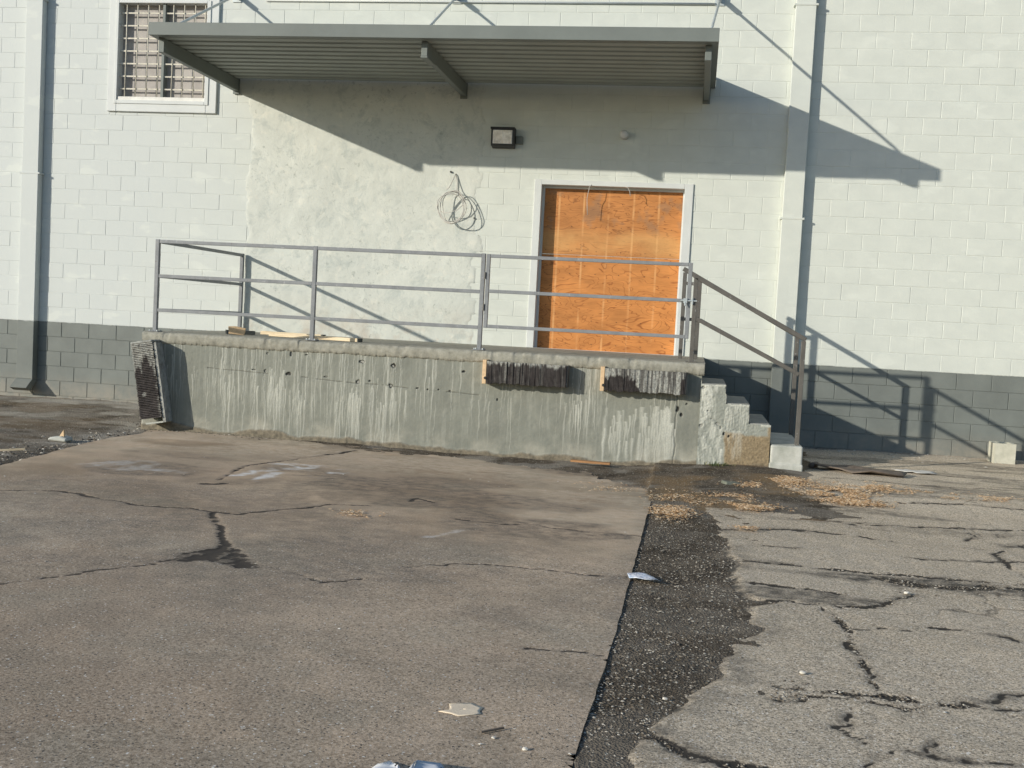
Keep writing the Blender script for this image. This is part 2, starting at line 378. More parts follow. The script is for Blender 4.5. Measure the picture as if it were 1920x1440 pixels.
# slab and asphalt outlines (plan)
def slab_left(y): return np.interp(y, [-16, -5.63, -4.49, -3.6, -3.0, -2.6], [4.05, 3.89, 3.79, 3.74, 3.76, 3.7])
AE = [(9.73,-4.7),(9.88,-5.94),(9.83,-6.06),(9.9,-6.39),(9.93,-6.55),(9.89,-6.89),(10.0,-7.18),(9.93,-7.51),(9.94,-7.81),(10.02,-8.12),(10.11,-8.15),(10.01,-8.32),(9.96,-8.51),(9.97,-8.63),(10.03,-8.71),(9.98,-8.84),(9.89,-8.95),(9.86,-9.2),(9.82,-9.39),(9.83,-9.55),(9.73,-9.8),(9.62,-10.05),(9.55,-10.25),(9.52,-10.45),(9.48,-10.69),(9.5,-11.5),(9.7,-13),(9.6,-16)]
ACR = [(.030,[(9.9,-7.11),(10.19,-7.13),(10.54,-7.12),(11.06,-7.11),(11.36,-7.12),(11.72,-7.1),(12.6,-7.0)]),
 (.075,[(10.86,-7.26),(11.01,-7.38),(11.31,-7.36),(11.53,-7.24),(12.2,-7.2)]),(.026,[(9.93,-7.73),(10.21,-7.76),(10.4,-7.78),(10.56,-7.8)]),
 (.014,[(10.11,-8.15),(10.38,-8.08),(10.5,-8.14),(10.77,-7.94),(10.97,-7.64)]),
 (.014,[(10.42,-8.17),(10.47,-8.4),(10.49,-8.57),(10.47,-8.86),(10.48,-9.01),(10.47,-9.16),(10.47,-9.36),(10.49,-9.55)]),
 (.034,[(10.07,-9.64),(10.21,-9.65),(10.35,-9.64),(10.58,-9.63),(10.71,-9.65),(10.85,-9.61)]),(.008,[(10.8,-9.63),(11.03,-9.64),(11.6,-9.6)]),
 (.008,[(10.85,-9.6),(10.95,-9.51),(11.09,-9.39)]),(.018,[(10.05,-9.78),(10.25,-9.71),(10.51,-9.74),(10.65,-9.71)]),
 (.012,[(10.78,-8.51),(10.91,-8.39),(11.08,-8.37),(11.18,-8.43),(11.27,-8.46),(11.32,-8.56)]),
 (.022,[(9.84,-6.05),(10.35,-5.77),(10.65,-5.77),(10.85,-5.78),(11.15,-5.92)]),
 (.006,[(10.37,-9.67),(10.27,-10.05),(10.27,-10.12),(10.34,-10.12),(10.34,-10.24),(10.36,-10.3),(10.32,-10.43),(10.35,-11)]),
 (.045,[(9.55,-10.28),(9.63,-10.41),(9.68,-10.48),(9.74,-10.55),(9.91,-10.56),(10.06,-10.6),(10.5,-10.7)]),
 (.007,[(10.35,-10.28),(10.47,-10.22),(10.51,-10.25),(10.61,-10.28),(10.86,-10.24)]),
 (.014,[(10.9,-5.35),(11.27,-5.24),(11.8,-5.14),(12.28,-5.02),(13.4,-4.9)]),(.014,[(11.13,-6.51),(11.51,-6.46),(11.93,-6.32),(12.6,-6.3)]),
 (.013,[(12.11,-5.67),(11.95,-5.83),(11.79,-6.15),(11.77,-6.68),(11.8,-6.81)]),(.05,[(11.98,-5.77),(12.3,-5.77)]),
 (.012,[(11.79,-5.2),(11.84,-5.42),(11.69,-5.63)]),(.006,[(10.6,-10.11),(10.55,-10.26),(10.61,-10.28)]),
 (.009,[(10.49,-8.57),(10.67,-8.5),(10.78,-8.51)]),(.02,[(10.2,-6.52),(10.39,-6.51)]),
 (.012,[(11.3,-4.2),(12.0,-4.0),(12.9,-4.1)]),(.012,[(11.0,-2.9),(11.8,-3.0),(12.8,-2.8)]),(.012,[(12.3,-2.0),(13.2,-1.9),(14.0,-2.1)])]
SCR = [(.020,[(4.0,-6.85),(4.68,-6.81),(4.87,-6.74),(5.04,-6.67),(5.23,-6.7),(5.46,-6.83),(5.59,-6.82),(5.82,-6.93),(6.07,-6.92),(6.21,-6.89),(6.39,-6.98),(6.61,-6.98),(6.72,-6.81),(6.79,-6.67),(6.93,-6.54),(7.04,-6.3),(7.17,-6.26),(7.34,-6.21)]),
 (.026,[(6.43,-7.02),(6.56,-7.26),(6.69,-7.49),(6.8,-7.71),(6.91,-7.91),(7.0,-8.1)]),(.009,[(6.1,-9.6),(6.33,-9.27),(6.4,-9.15),(6.45,-9.05),(6.55,-8.93),(6.6,-8.83),(6.7,-8.71),(6.8,-8.59)]),
 (.010,[(7.31,-8.4),(7.45,-8.44),(7.56,-8.49),(7.67,-8.57),(7.79,-8.64),(7.87,-8.58),(7.94,-8.49)]),
 (.008,[(5.84,-5.57),(5.76,-5.12),(5.69,-4.71),(5.79,-4.35),(5.95,-3.82),(6.13,-3.36)]),(.05,[(5.8,-5.8),(5.89,-5.77),(5.95,-5.71)]),
 (.007,[(8.07,-8.1),(8.36,-7.92),(8.51,-7.84),(8.7,-7.84),(8.84,-7.86),(9.03,-7.89),(9.16,-7.89),(9.35,-7.84)]),
 (.010,[(8.05,-6.5),(8.36,-6.54),(8.62,-6.42),(8.75,-6.53),(8.88,-6.53),(9.13,-6.56),(9.36,-6.54)]),
 (.006,[(8.98,-9.45),(9.1,-9.45),(9.2,-9.43),(9.32,-9.43)]),(.005,[(7.77,-8.65),(7.85,-8.59),(7.94,-8.5)]),(.02,[(7.54,-5.89),(7.57,-5.73),(7.74,-5.86)]),
 (.03,[(6.2,-3.0),(6.15,-3.3),(6.05,-3.45)])]
PATCH = [(6.78,-8.57),(6.81,-8.41),(6.82,-8.26),(6.9,-8.07),(6.93,-7.9),(7.11,-8.13),(7.31,-8.4),(7.37,-8.51),(7.22,-8.51),(7.07,-8.4),(6.91,-8.45)]
def cracks(X, Y, CR, amp=.035, soft=.012):
    wx = X+(fbm(X*9, Y*9, 4, 3)-.5)*amp*2+(fbm(X*32, Y*32, 3, 5)-.5)*amp*1.1; wy = Y+(fbm(X*9, Y*9, 4, 8)-.5)*amp*2+(fbm(X*32, Y*32, 3, 6)-.5)*amp*1.1
    C = np.zeros(X.shape); Hh = np.zeros(X.shape)
    wn = fbm(X*5, Y*5, 3, 21)
    for wd, p in CR:
        xs = [a for a, b in p]; ys = [b for a, b in p]
        sel = (X > min(xs)-.3) & (X < max(xs)+.3) & (Y > min(ys)-.3) & (Y < max(ys)+.3)
        if not sel.any(): continue
        d = polydist(wx[sel], wy[sel], p); wl = wd*(.25+1.0*wn[sel])
        v = 1-sstep(wl*.6, wl+soft, d)
        C[sel] = np.maximum(C[sel], v); Hh[sel] = np.maximum(Hh[sel], 1-sstep(0, wl*4+.03, d))
    return C, Hh
def blob(X, Y, cx, cy, rx, ry, seed=1, fuzz=.6):
    d = np.hypot((X-cx)/rx, (Y-cy)/ry)+(fbm(X*3, Y*3, 4, seed)-.5)*fuzz*2
    return 1-sstep(.7, 1.1, d)
# slab
xs = np.arange(3.6, 9.44, .02); ys = np.concatenate([np.arange(-16, -11.8, .1), np.arange(-11.8, -2.52, .02)])
X, Y = np.meshgrid(xs, ys)
lft = slab_left(Y)+(fbm(Y*2, Y*0, 4, 5)-.5)*.12
right = 9.365-.004*(Y+7)*0+(fbm(Y*6, Y*0+3, 4, 9)-.5)*.012 + np.where(Y < -9, (Y+9)*.015, 0)
far = -2.60+.0*X
far = np.where(X > 6.6, -2.60-(X-6.6)*.30, far); far = np.where(X > 8.6, -3.2-(X-8.6)*1.7, far)+(fbm(X*3, X*0, 4, 6)-.5)*.12*(1+4*sstep(7.8, 8.8, X))+(fbm(X*9, Y*9, 4, 66)-.5)*.5*sstep(7.8, 8.8, X)
Xc = np.where(X > right-.02, right, X); Xc = np.where(X < lft+.02, lft, Xc)
cr_, hal = cracks(X, Y, SCR, .03, .01)
pt = inpoly(X+(fbm(X*12, Y*12, 3, 2)-.5)*.08, Y+(fbm(X*12, Y*12, 3, 4)-.5)*.10, PATCH).astype(float)*(.35+.65*sstep(.40, .55, fbm(X*22, Y*16, 4, 30)))
crk = np.maximum(cr_*(.35+.65*sstep(.3, .5, fbm(X*7, Y*7, 3, 40))), pt)
Z = gtop(X, Y)+(fbm(X*.7, Y*.7, 3, 1)-.5)*.02+(fbm(X*6, Y*6, 4, 2)-.5)*.006-crk*.008
edge = np.minimum(right-X, X-lft)
Z -= (1-sstep(0, .06, edge))*.003*fbm(X*20, Y*20, 3, 77)
Pm = np.stack([Xc, Y, Z], -1)
cm = lambda a: .25*(a[1:, 1:]+a[:-1, 1:]+a[1:, :-1]+a[:-1, :-1])
cover = cm(Y) < cm(far)
ok = (X <= right+1e-6) & (X >= lft-1e-6); keep = ok[1:, 1:] & ok[:-1, 1:] & ok[1:, :-1] & ok[:-1, :-1] & cover
stain = blob(X, Y, 9.16, -6.62, .17, .15, 3, .25)*.75
stain = np.maximum(stain, .6*sstep(.52, .64, fbm(X*.8+3, Y*1.5, 4, 11))*sstep(-3.2, -5, Y)*sstep(-10.5, -8, Y))
stain = np.maximum(stain, .42*blob(X, Y, 6.0, -6.6, 1.5, .8, 13, .9)); stain = np.maximum(stain, hal*.30)
stain = np.maximum(stain, .40*blob(X, Y, 7.4, -5.6, 1.3, .5, 15, .9)); stain = np.maximum(stain, .35*blob(X, Y, 7.5, -7.6, 1.5, .9, 16, 1.))
stain = np.maximum(stain, .55*sstep(-3.3, -2.7, Y)*sstep(.4, .6, fbm(X*4, Y*4, 4, 18))*sstep(4.2, 5.5, X))
stain = np.maximum(stain, .8*sstep(.75, .05, far-Y)*sstep(.36, .58, fbm(X*2.5, Y*5, 5, 67))*sstep(7.2, 8.6, X))
pale = .60*sstep(-5.0, -3.5, Y)*sstep(.28, .52, fbm(X*.9, Y*2, 4, 12))  # warm soft light in front of the dock, painted into the slab colour
pale = np.maximum(pale, .42*blob(X, Y, 8.9, -5.4, .8, 1.2, 17, .5)); pale = np.maximum(pale, .3*blob(X, Y, 5.2, -7.9, 1.2, .7, 19, 1)); pale = np.maximum(pale, .22*sstep(8.6, 9.3, X)*sstep(-9, -6, Y))
pink = .34*sstep(.5, .62, fbm(X*1.1+7, Y*1.7, 4, 14))*sstep(-8.6, -6.8, Y)*sstep(9, 7, X)+.18*blob(X, Y, 5.3, -5.0, 1.8, .7, 2, .8)
white = 1.0*blob(X, Y, 6.1, -4.85, .36, .45, 23, 1.2)*sstep(.40, .66, fbm(X*9, Y*5, 5, 24)); white = np.maximum(white, .40*blob(X, Y, 4.9, -5.2, .45, .3, 25, 1.2)*sstep(.45, .7, fbm(X*9, Y*6, 5, 26)))
white = np.maximum(white, .6*(1-sstep(.01, .05, polydist(X, Y, [(8.0,-7.2),(8.15,-6.9),(8.2,-6.65)])))*sstep(.4, .6, fbm(X*12, Y*12, 3, 27)))
grit = .12+.88*sstep(-5.2, -8.2, Y+(fbm(X, Y, 4, 28)-.5)*3.0)
slab = place('concrete_slab', gridmesh(Pm, dict(crack=crk, stain=stain, pale=pale, pink=pink, white=white, grit=grit), keep), M_slab, kind='structure')
rx = right[:, 0]
vs = []; fs = []
for k in range(len(ys)):
    c_ = int(np.searchsorted(xs, rx[k])-1); zt_ = Z[k, c_]; vs += [(rx[k]+.0005, ys[k], zt_-.001), (rx[k]+.0005, ys[k], zt_-.06)]
for k in range(len(ys)-1):
    if ys[k+1] < -5.0: fs.append((2*k, 2*k+1, 2*k+3, 2*k+2))
me = bpy.data.meshes.new('edge'); me.from_pydata([tuple(map(float, v)) for v in vs], [], fs)
place('slab_edge', me, m_conc('slab side', (.16, .13, .10), (.30, .25, .19), .004), slab)
# asphalt apron to the right
def asph_left(y): return np.interp(y, [p[1] for p in AE][::-1], [p[0] for p in AE][::-1])
xs = np.concatenate([np.arange(9.38, 12.6, .016), np.arange(12.6, 18.5, .04)]); ys = np.concatenate([np.arange(-16, -11.8, .1), np.arange(-11.8, -7.9, .016), np.arange(-7.9, .02, .024)])
X, Y = np.meshgrid(xs, ys)
rag = (fbm(X*6, Y*6, 4, 31)-.5)*.10
aleft = asph_left(Y)+rag; aleft = np.where(Y > -4.7, 9.5+rag*3, aleft)
topr = np.where(X < 10.9, -4.75+(fbm(X*1.6, X*0, 4, 33)-.5)*.9, 5.0)
topr = np.where((X >= 10.0) & (X < 12.6), -4.3+(fbm(X*1.6, Y*0, 4, 33)-.5)*.9-.1*(X-10), topr)
cr_, hal = cracks(X, Y, ACR, .045, .012)
thin = 1-sstep(.0, .018, np.abs(fbm(X*1.3+2, Y*1.3, 4, 71)-.5)); thin *= sstep(.5, .62, fbm(X*.9, Y*.9, 3, 72))*.55
crk = np.maximum(cr_*(.15+.75*sstep(.30, .55, fbm(X*9, Y*9, 4, 41))), thin*.7)
Z = gtop(X, Y)+.0+(fbm(X*.8, Y*.8, 3, 34)-.5)*.03+(fbm(X*8, Y*8, 4, 35)-.5)*.008-crk*.007
inside = X-aleft
Z -= (1-sstep(0, .06, inside))*.014
keep = (cm(inside) > -.015)
dirtz = sstep(.02, -.25, Y-topr)      # 1 where asphalt is clean
stain = np.clip(hal*.8*sstep(.35, .6, fbm(X*3, Y*3, 4, 42)), 0, .8)
stain = np.maximum(stain, .85*blob(X, Y, 11.3, -7.32, 1.3, .16, 43, .5)); stain = np.maximum(stain, .7*blob(X, Y, 10.3, -7.95, .45, .14, 44, .6))
stain = np.maximum(stain, (1-sstep(.0, .28, inside))*.5*sstep(.4, .6, fbm(X*5, Y*5, 4, 45))); stain = np.maximum(stain, (1-sstep(.015, .07, inside+(fbm(X*20, Y*20, 3, 46)-.5)*.06))*.95)
d_ = sstep(-5.4, -4.6, Y)*sstep(11.3, 10.6, X)
stain = np.maximum(stain, d_*.85*sstep(.38, .55, fbm(X*1.8, Y*1.8, 4, 46)))
stain = np.maximum(stain, .55*sstep(.56, .66, fbm(X*.9, Y*3.2, 4, 47))*sstep(-6.5, -4.5, Y))
pale = .8*sstep(.5, .62, fbm(X*1.0, Y*2.6, 4, 48))*sstep(-5.2, -4.0, Y)*sstep(11, 11.8, X)+.35*sstep(.5, .65, fbm(X*.7, Y*1.4, 4, 49))
pale = np.maximum(pale, .35*sstep(-3.2, -1.0, Y)*sstep(11.4, 12.2, X))
asph = place('asphalt', gridmesh(np.stack([X, Y, Z], -1), dict(crack=crk, stain=np.clip(stain, 0, 1), pale=np.clip(pale, 0, 1)), keep), M_asph, kind='structure')
# ground: one sheet, finely dug where the photograph shows bare dirt
def ext(a, b, st, far): 
    return np.concatenate([-np.geomspace(far, .3, 16)+a, np.arange(a, b, st), b+np.geomspace(.3, far, 16)])
xs = np.concatenate([-np.geomspace(600, .4, 18)-4, np.arange(-4, 9.3, .06), np.arange(9.3, 10.7, .014), np.arange(10.7, 16, .12), 16+np.geomspace(.4, 600, 18)])
ys = np.concatenate([-np.geomspace(600, .4, 18)-16, np.arange(-16, -11.8, .1), np.arange(-11.8, -7.5, .016), np.arange(-7.5, .3, .03), .3+np.geomspace(.4, 600, 14)])
X, Y = np.meshgrid(xs, ys)
low = np.where(X > 9.3, .012, .035)+(fbm(X*1.1, Y*1.1, 4, 51)-.5)*.008-.003*sstep(.35, .0, asph_left(Y)-X)*(X > 9.3)
infine = sstep(-5, 3, X)*sstep(18, 12, X)
rough = ((fbm(X*9, Y*9, 5, 52)-.5)*.030+(fbm(X*30, Y*30, 3, 53)-.5)*.012)*np.where(X > 9.3, .38, 1)
lift = sstep(-3.9, -2.6, Y)*.045*sstep(4.3, 6, X)*sstep(11.2, 10, X)+sstep(-5.2, -4.6, Y)*sstep(8.9, 9.4, X)*.022*sstep(11.2, 10, X)+sstep(3.5, 2.8, X)*.012
lift += sstep(3.9, 3.55, X)*.02
Z = gtop(np.clip(X, -20, 20), np.clip(Y, -30, 5))-low+rough*infine+lift
under = ((X > 3.9) & (X < 9.33) & (Y < -3.3)) | (X > asph_left(Y)+.3) & (Y < -5.3) | (X > 11.2)
under &= (X > -3) & (X < 18) & (Y > -15.5) & (Y < .3); Z = np.where(under & ((X > 11.2) | (Y < -4.6) | (X < 8)), Z-.05, Z)
pale = .5*sstep(.48, .62, fbm(X*2, Y*3, 5, 55)) + .35*sstep(-1.3, -.2, Y)*sstep(4, 3, X)+.35*sstep(4, 3.4, X)*sstep(.3, .6, fbm(X*3, Y*6, 4, 59))
pale = np.clip(pale*np.where(X > 9.2, .25+.6*sstep(-6, -3.5, Y), 1), 0, 1)
brown = .8*sstep(-6.3, -5.0, Y)*sstep(.42, .6, fbm(X*2.2, Y*2.2, 4, 56))*sstep(9.0, 9.5, X)*sstep(11.5, 10.6, X)+.3*sstep(3.5, 2.5, X)*sstep(.5, .6, fbm(X*1.2, Y*2, 4, 57))
ground = place('ground', gridmesh(np.stack([X, Y, Z], -1), dict(pale=pale, brown=np.clip(brown, 0, 1))), M_dirt, kind='structure')
def gz(x, y): return float(gtop(x, y))
# scattered loose material
def scatter(name, n, fn, size, mat, label, cat, flatn=.55, zo=0., shape='stone'):
    V = []; F = []; R = []; k = 0; tries = 0
    while k < n and tries < n*40:
        tries += 1; p = fn()
        if p is None: continue
        x, y, dz = p; s = size[0]*(size[1]/size[0])**(random.random()**1.6); a = random.random()*6.28; z = gz(x, y)+zo+dz; b = len(V)
        ca, sa = math.cos(a), math.sin(a)
        if shape == 'stone':
            e = 1+random.random()*.6
            pts = [(e,0,0),(.2,.9,.1),(-e,.1,0),(-.1,-.9,0),(.1,.1,flatn+.2),(.45,.5,-.4)]
            fs = [(0,1,4),(1,2,4),(2,3,4),(3,0,4),(0,3,5),(3,2,5),(2,1,5),(1,0,5)]
        else:
            l = .8+.6*random.random(); wd = .4+.3*random.random(); t = .12; q = random.uniform(-.25, .25)
            pts = [(-l,-wd,0),(l,-wd*.7,q),(l*.9,wd,q),(-l*.8,wd*.8,0),(-l,-wd,t),(l,-wd*.7,q+t),(l*.9,wd,q+t),(-l*.8,wd*.8,t)]
            fs = [(4,5,6,7),(0,1,5,4),(1,2,6,5),(2,3,7,6),(3,0,4,7)]
        for u, v, h in pts:
            u *= random.uniform(.8, 1.15); v *= random.uniform(.8, 1.15)
            V.append((x+(u*ca-v*sa)*s, y+(u*sa+v*ca)*s, z+h*s*(flatn if shape == 'stone' else 1)))
        F += [tuple(i+b for i in f) for f in fs]; R += [random.random()]*len(pts); k += 1
    me = bpy.data.meshes.new(name); me.from_pydata(V, [], F); me.update()
    at = me.attributes.new('rnd', 'FLOAT', 'POINT'); at.data.foreach_set('value', np.array(R, 'f'))
    o = place(name, me, mat, kind='stuff'); return tag(o, label, cat)
def f_strip():
    y = -11.8+8.6*random.random()**1.25; xl = 9.32; xr = float(asph_left(y)) if y < -4.7 else 10.6
    x = random.uniform(xl, xr+.05); 
    return (x, y, -.009)
scatter('gravel', 11000, f_strip, (.003, .0085), M_stone, 'dark crumbled gravel filling the strip between slab and asphalt', 'gravel')
scatter('pale_grit', 450, f_strip, (.003, .007), M_pale, 'pale grit sprinkled over the dark strip beside the slab', 'grit')
BANDS = [(ACR[0], .04, 3), (ACR[1], .10, 6), (ACR[2], .06, 2), (ACR[5], .06, 4), (ACR[8], .04, 2), (ACR[12], .07, 4), (ACR[4], .02, 1), (ACR[3], .05, 2)]
def f_band():
    (wd_, p), sp_, _ = random.choices(BANDS, [b[2] for b in BANDS])[0]; i = random.randrange(len(p)-1); t = random.random()
    x = p[i][0]*(1-t)+p[i+1][0]*t+random.gauss(0, sp_*.6); y = p[i][1]*(1-t)+p[i+1][1]*t+random.gauss(0, sp_)
    return (x, y, -.004)
scatter('crack_gravel', 3800, f_band, (.003, .010), M_stone, 'loose gravel collected in the wide cracks of the right hand asphalt', 'gravel')
def f_left():
    y = random.uniform(-6.0, -.1); x = random.uniform(-1.5, 3.75) if random.random() < .6 else random.gauss(3.0, .5)
    if x > slab_left(y) or x > 3.5 and y > -2.6: return None
    return (x, y, -.02)
scatter('rubble', 7000, f_left, (.006, .028), M_stone, 'loose grey rubble on the dirt left of the dock', 'rubble', .7)
def f_seam():
    x = random.uniform(3.6, 10.9); return (x, -2.56-abs(random.gauss(0, .10))-(.3*random.random() if x > 8.3 else 0), .0)
scatter('grit', 1500, f_seam, (.004, .016), M_stone, 'loose grit gathered along the foot of the dock wall', 'grit')
def f_yard():
    x = random.uniform(3.9, 14.5); y = random.uniform(-11.2, -2.8)
    if 9.33 < x < 9.9: return None
    return (x, y, .001)
scatter('loose_stones', 420, f_yard, (.003, .010), M_pale, 'small pale stones lying loose over slab and asphalt', 'stones')
def f_wallfoot():
    x = random.uniform(10.9, 14.5); return (x, -abs(random.gauss(0, .5))-.03, .004)
scatter('stone_crumbs', 350, f_wallfoot, (.005, .018), M_pale, 'pale crumbs along the wall foot right of the stairs', 'stones')
CH = [(10.55,-3.3,.22,.26,850),(10.35,-3.65,.25,.22,350),(10.05,-4.5,.16,.20,260),(10.15,-4.95,.25,.16,450),(11.0,-3.95,.26,.36,1500),(11.1,-4.35,.26,.14,500),(11.35,-3.4,.30,.26,380),(12.0,-3.6,.45,.18,320),(12.7,-3.6,.35,.12,160),(9.55,-5.45,.14,.28,420),(9.6,-4.6,.25,.4,180),(8.9,-4.3,.25,.25,60),(7.37,-6.65,.13,.11,60),(10.1,-5.95,.10,.06,40)]
cs = int(3.2*sum(c[4] for c in CH)); cw = [c[4] for c in CH]
def f_chip():
    c = random.choices(CH, cw)[0]; x = random.gauss(c[0], c[2]*.55); y = random.gauss(c[1], c[3]*.55)
    if fbm(np.array([x*5]), np.array([y*5]), 3, 60)[0] < .44: return None
    if 10.45 < x < 10.85 and y > -2.6: return None
    return (x, y, .008+random.random()*.014)
scatter('wood_chips', cs, f_chip, (.005, .012), M_chip, 'orange wood chips scattered on the ground in front of the stairs', 'wood chips', shape='chip')
# ------------------------------------------------------------------ block wall
B = .4064; C = .2032
wall = root('block_wall', (7, 0, -1.05), 'long painted concrete block wall, white above a dark grey base band', 'wall')
OPEN = [(1.72, 3.03, 3.02, 4.36), (7.56, 9.44, -.2, 2.145)]                   # window, doorway
PATX = (3.66, 6.82, 0.0, 3.36)                                                   # plaster patch covers these blocks
HID = (3.7, 9.6, -1.3, -.02)
def blockmesh(wd, ht):
    j = .0026; b = .004
    x = wd/2-j; z = ht/2-j; v = []
    for (s, y) in ((0, .0034), (b, 0)):
        v += [(-x+s, y, -z+s), (x-s, y, -z+s), (x-s, y, z-s), (-x+s, y, z-s)]
    f = [(4,5,6,7)]+[(i, (i+1) % 4, 4+(i+1) % 4, 4+i) for i in range(4)]
    return v, f
cache = {}
def blk_me(wd, ht, dark):
    k = (round(wd, 3), round(ht, 3), dark)
    if k not in cache:
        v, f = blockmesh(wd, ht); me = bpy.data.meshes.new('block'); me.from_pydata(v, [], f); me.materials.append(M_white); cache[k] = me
    return cache[k]
pieces = []
for r in range(-12, 27):                          # r = course number downwards from the top edge row
    zt = (21-r)*C; zb = zt-C
    off = 0 if r % 2 == 0 else .5
    cuts = []
    i = -18
    edges = [(i+off)*B for i in range(-18, 60)]
    if r == 9: edges = sorted(set(edges+[(18+k*.5)*B for k in range(0, 11)]))
    for a, b in zip(edges[:-1], edges[1:]):
        segs = [(a, b)]
        for (x0, x1, z0, z1) in OPEN:
            if zb < z1-.01 and zt > z0+.01:
                ns = []
                for s0, s1 in segs:
                    if s1 <= x0 or s0 >= x1: ns.append((s0, s1)); continue
                    if s0 < x0: ns.append((s0, x0))
                    if s1 > x1: ns.append((x1, s1))
                segs = ns
                if z1 < zt-.03 and z1 > zb+.005 and a < x1 and b > x0: pieces.append((max(a, x0), min(b, x1), z1, zt, r))
                if z0 > zb+.03 and z0 < zt-.005 and a < x1 and b > x0: pieces.append((max(a, x0), min(b, x1), zb, z0, r))
        for s0, s1 in segs:
            if s1-s0 > .03: pieces.append((s0, s1, zb, zt, r))
def visible(p):
    x = (p[0]+p[1])/2; z = (p[2]+p[3])/2
    if PATX[0] < p[0] and p[1] < PATX[1] and PATX[2] < z < PATX[3]: return False
    if 3.7 < x < 9.6 and z < 0: return False
    if 10.55 < x < 10.85 or .3 < x < .6: return False
    if z < -1.0: return False
    if 3.4 < x < 9.6 and 3.3 < z < 4.25: return False
    d = Vector((x, 0, z))-CP; wv = d.dot(cf)
    px = 960+2103.7*d.dot(cr)/wv; py = 720-2103.7*d.dot(cu)/wv
    return -5 < px < 1925 and 0 < py < 1440
vis = sorted([p for p in pieces if visible(p)], key=lambda p: -(p[1]-p[0])*(p[3]-p[2])/((p[0]+p[1])/2-CP.x)**2 if False else ((p[0]+p[1])/2-CP.x)**2+14.3**2-(p[1]-p[0])*30)
named = set(vis[:299]); V = []; F = []; MI = []
base = WORLD[wall.name]
for p in pieces:
    x = (p[0]+p[1])/2; z = (p[2]+p[3])/2; dk = z < 0; dy = random.uniform(-.0012, .0012)
    tilt = random.uniform(-.002, .002)
    if p in named:
        o = bpy.data.objects.new('block', blk_me(p[1]-p[0], p[3]-p[2], dk)); S.collection.objects.link(o); o.parent = wall
        o.location = Vector((x, dy, z))-base; o.rotation_euler = (tilt, 0, tilt*.6)
    else:
        v, f = blockmesh(p[1]-p[0], p[3]-p[2]); n = len(V)
        V += [(x+a, dy+b+tilt*a, z+c) for a, b, c in v]; F += [tuple(i+n for i in q) for q in f]; MI += [1 if dk else 0]*len(f)
me = bpy.data.meshes.new('b'); me.from_pydata(V, [], F); me.polygons.foreach_set('material_index', MI)
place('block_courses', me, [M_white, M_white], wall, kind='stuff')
def core(z0, z1, mat):
    b = MB(); segs = [(-7.4, 24)]; y0, y1 = .0028, .30
    # columns between openings
    xsn = [-7.4]; 
    for (x0, x1, a, c) in OPEN: xsn += [x0, x1]
    xsn.append(24)
    for i in range(0, len(xsn), 2): b.box(xsn[i], xsn[i+1], y0, y1, z0, z1)
    for (x0, x1, a, c) in OPEN:
        if a > z0: b.box(x0, x1, y0, y1, z0, min(a, z1))
        if c < z1: b.box(x0, x1, y0, y1, max(c, z0), z1)
    return b
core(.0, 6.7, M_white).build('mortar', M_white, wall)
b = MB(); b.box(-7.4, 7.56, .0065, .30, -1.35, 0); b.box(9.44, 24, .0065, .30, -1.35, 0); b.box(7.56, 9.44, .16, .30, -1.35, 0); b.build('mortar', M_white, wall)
MB().box(-7.5, 24.1, -.04, .34, 6.7, 6.78).build('coping', M_grey, wall)
# plaster patch with a ragged edge, a few mm proud of the blocks
xs = np.arange(3.5, 7.05, .02); zs = np.arange(.0, 3.40, .02); X, Z = np.meshgrid(xs, zs)
lf = 3.64+(fbm(Z*3, Z*0, 4, 81)-.5)*.16
course = np.floor((Z)/C).astype(int); rt = 6.80+(fbm(Z*4, Z*0+5, 4, 82)-.5)*.14+np.where(course % 2 == 0, .03, -.03)
ed = np.minimum(np.minimum(X-lf, rt-X), 3.385-Z)
Yp = -.002-.003*sstep(0, .06, ed)-(fbm(X*2.2, Z*2.2, 5, 83)-.5)*.018*sstep(0, .15, ed)-(fbm(X*9, Z*9, 3, 84)-.5)*.006
Yp = np.where(ed < .01, .004, Yp)
place('plaster_patch', gridmesh(np.stack([X, Yp, Z], -1), {}, cm(ed) > 0), M_plaster, wall)
# doorway
def subroot(name, loc, parent):
    o = bpy.data.objects.new(name, None); S.collection.objects.link(o); o.parent = parent
    o.location = Vector(loc)-WORLD[parent.name]; WORLD[o.name] = Vector(loc); o.empty_display_size = .1; return o
f = MB(); f.box(7.505, 7.598, -.018, .17, .02, 2.17); f.box(9.402, 9.51, -.018, .17, .02, 2.17); f.box(7.599, 9.401, -.018, .17, 2.105, 2.17)
dw = f.build('doorway', M_trim, wall, bevel=.004)
f = MB(); f.box(7.5985, 7.626, .10, .17, .02, 2.105); f.box(9.385, 9.4015, .10, .17, .02, 2.105); f.box(7.627, 9.385, .10, .17, 2.075, 2.105); f.build('door_stop', M_trim, dw)
MB().box(7.59, 9.41, .139, .152, .022, 1.235).build('plywood_sheet', M_plyA, dw, label='orange lower plywood sheet with wavy dark grain')
MB().box(7.59, 9.41, .135, .150, 1.2385, 2.11).build('plywood_sheet', M_plyB, dw, label='upper plywood sheet with finer knotty grain and grey smudges')
b = MB()
for i in range(6):
    for z in (.1, .4, .7, 1.0, 1.19, 1.29, 1.6, 1.9, 2.05):
        x = 7.68+i*.318+random.uniform(-.01, .01)
        if x < 9.38: b.box(x-.004, x+.004, .1325, .14, z-.004, z+.004)
b.build('screw_heads', M_blackmetal, dw, kind='stuff')
MB().box(7.58, 9.43, -.02, .16, .0, .022).build('sill', M_trim, dw, bevel=.004)
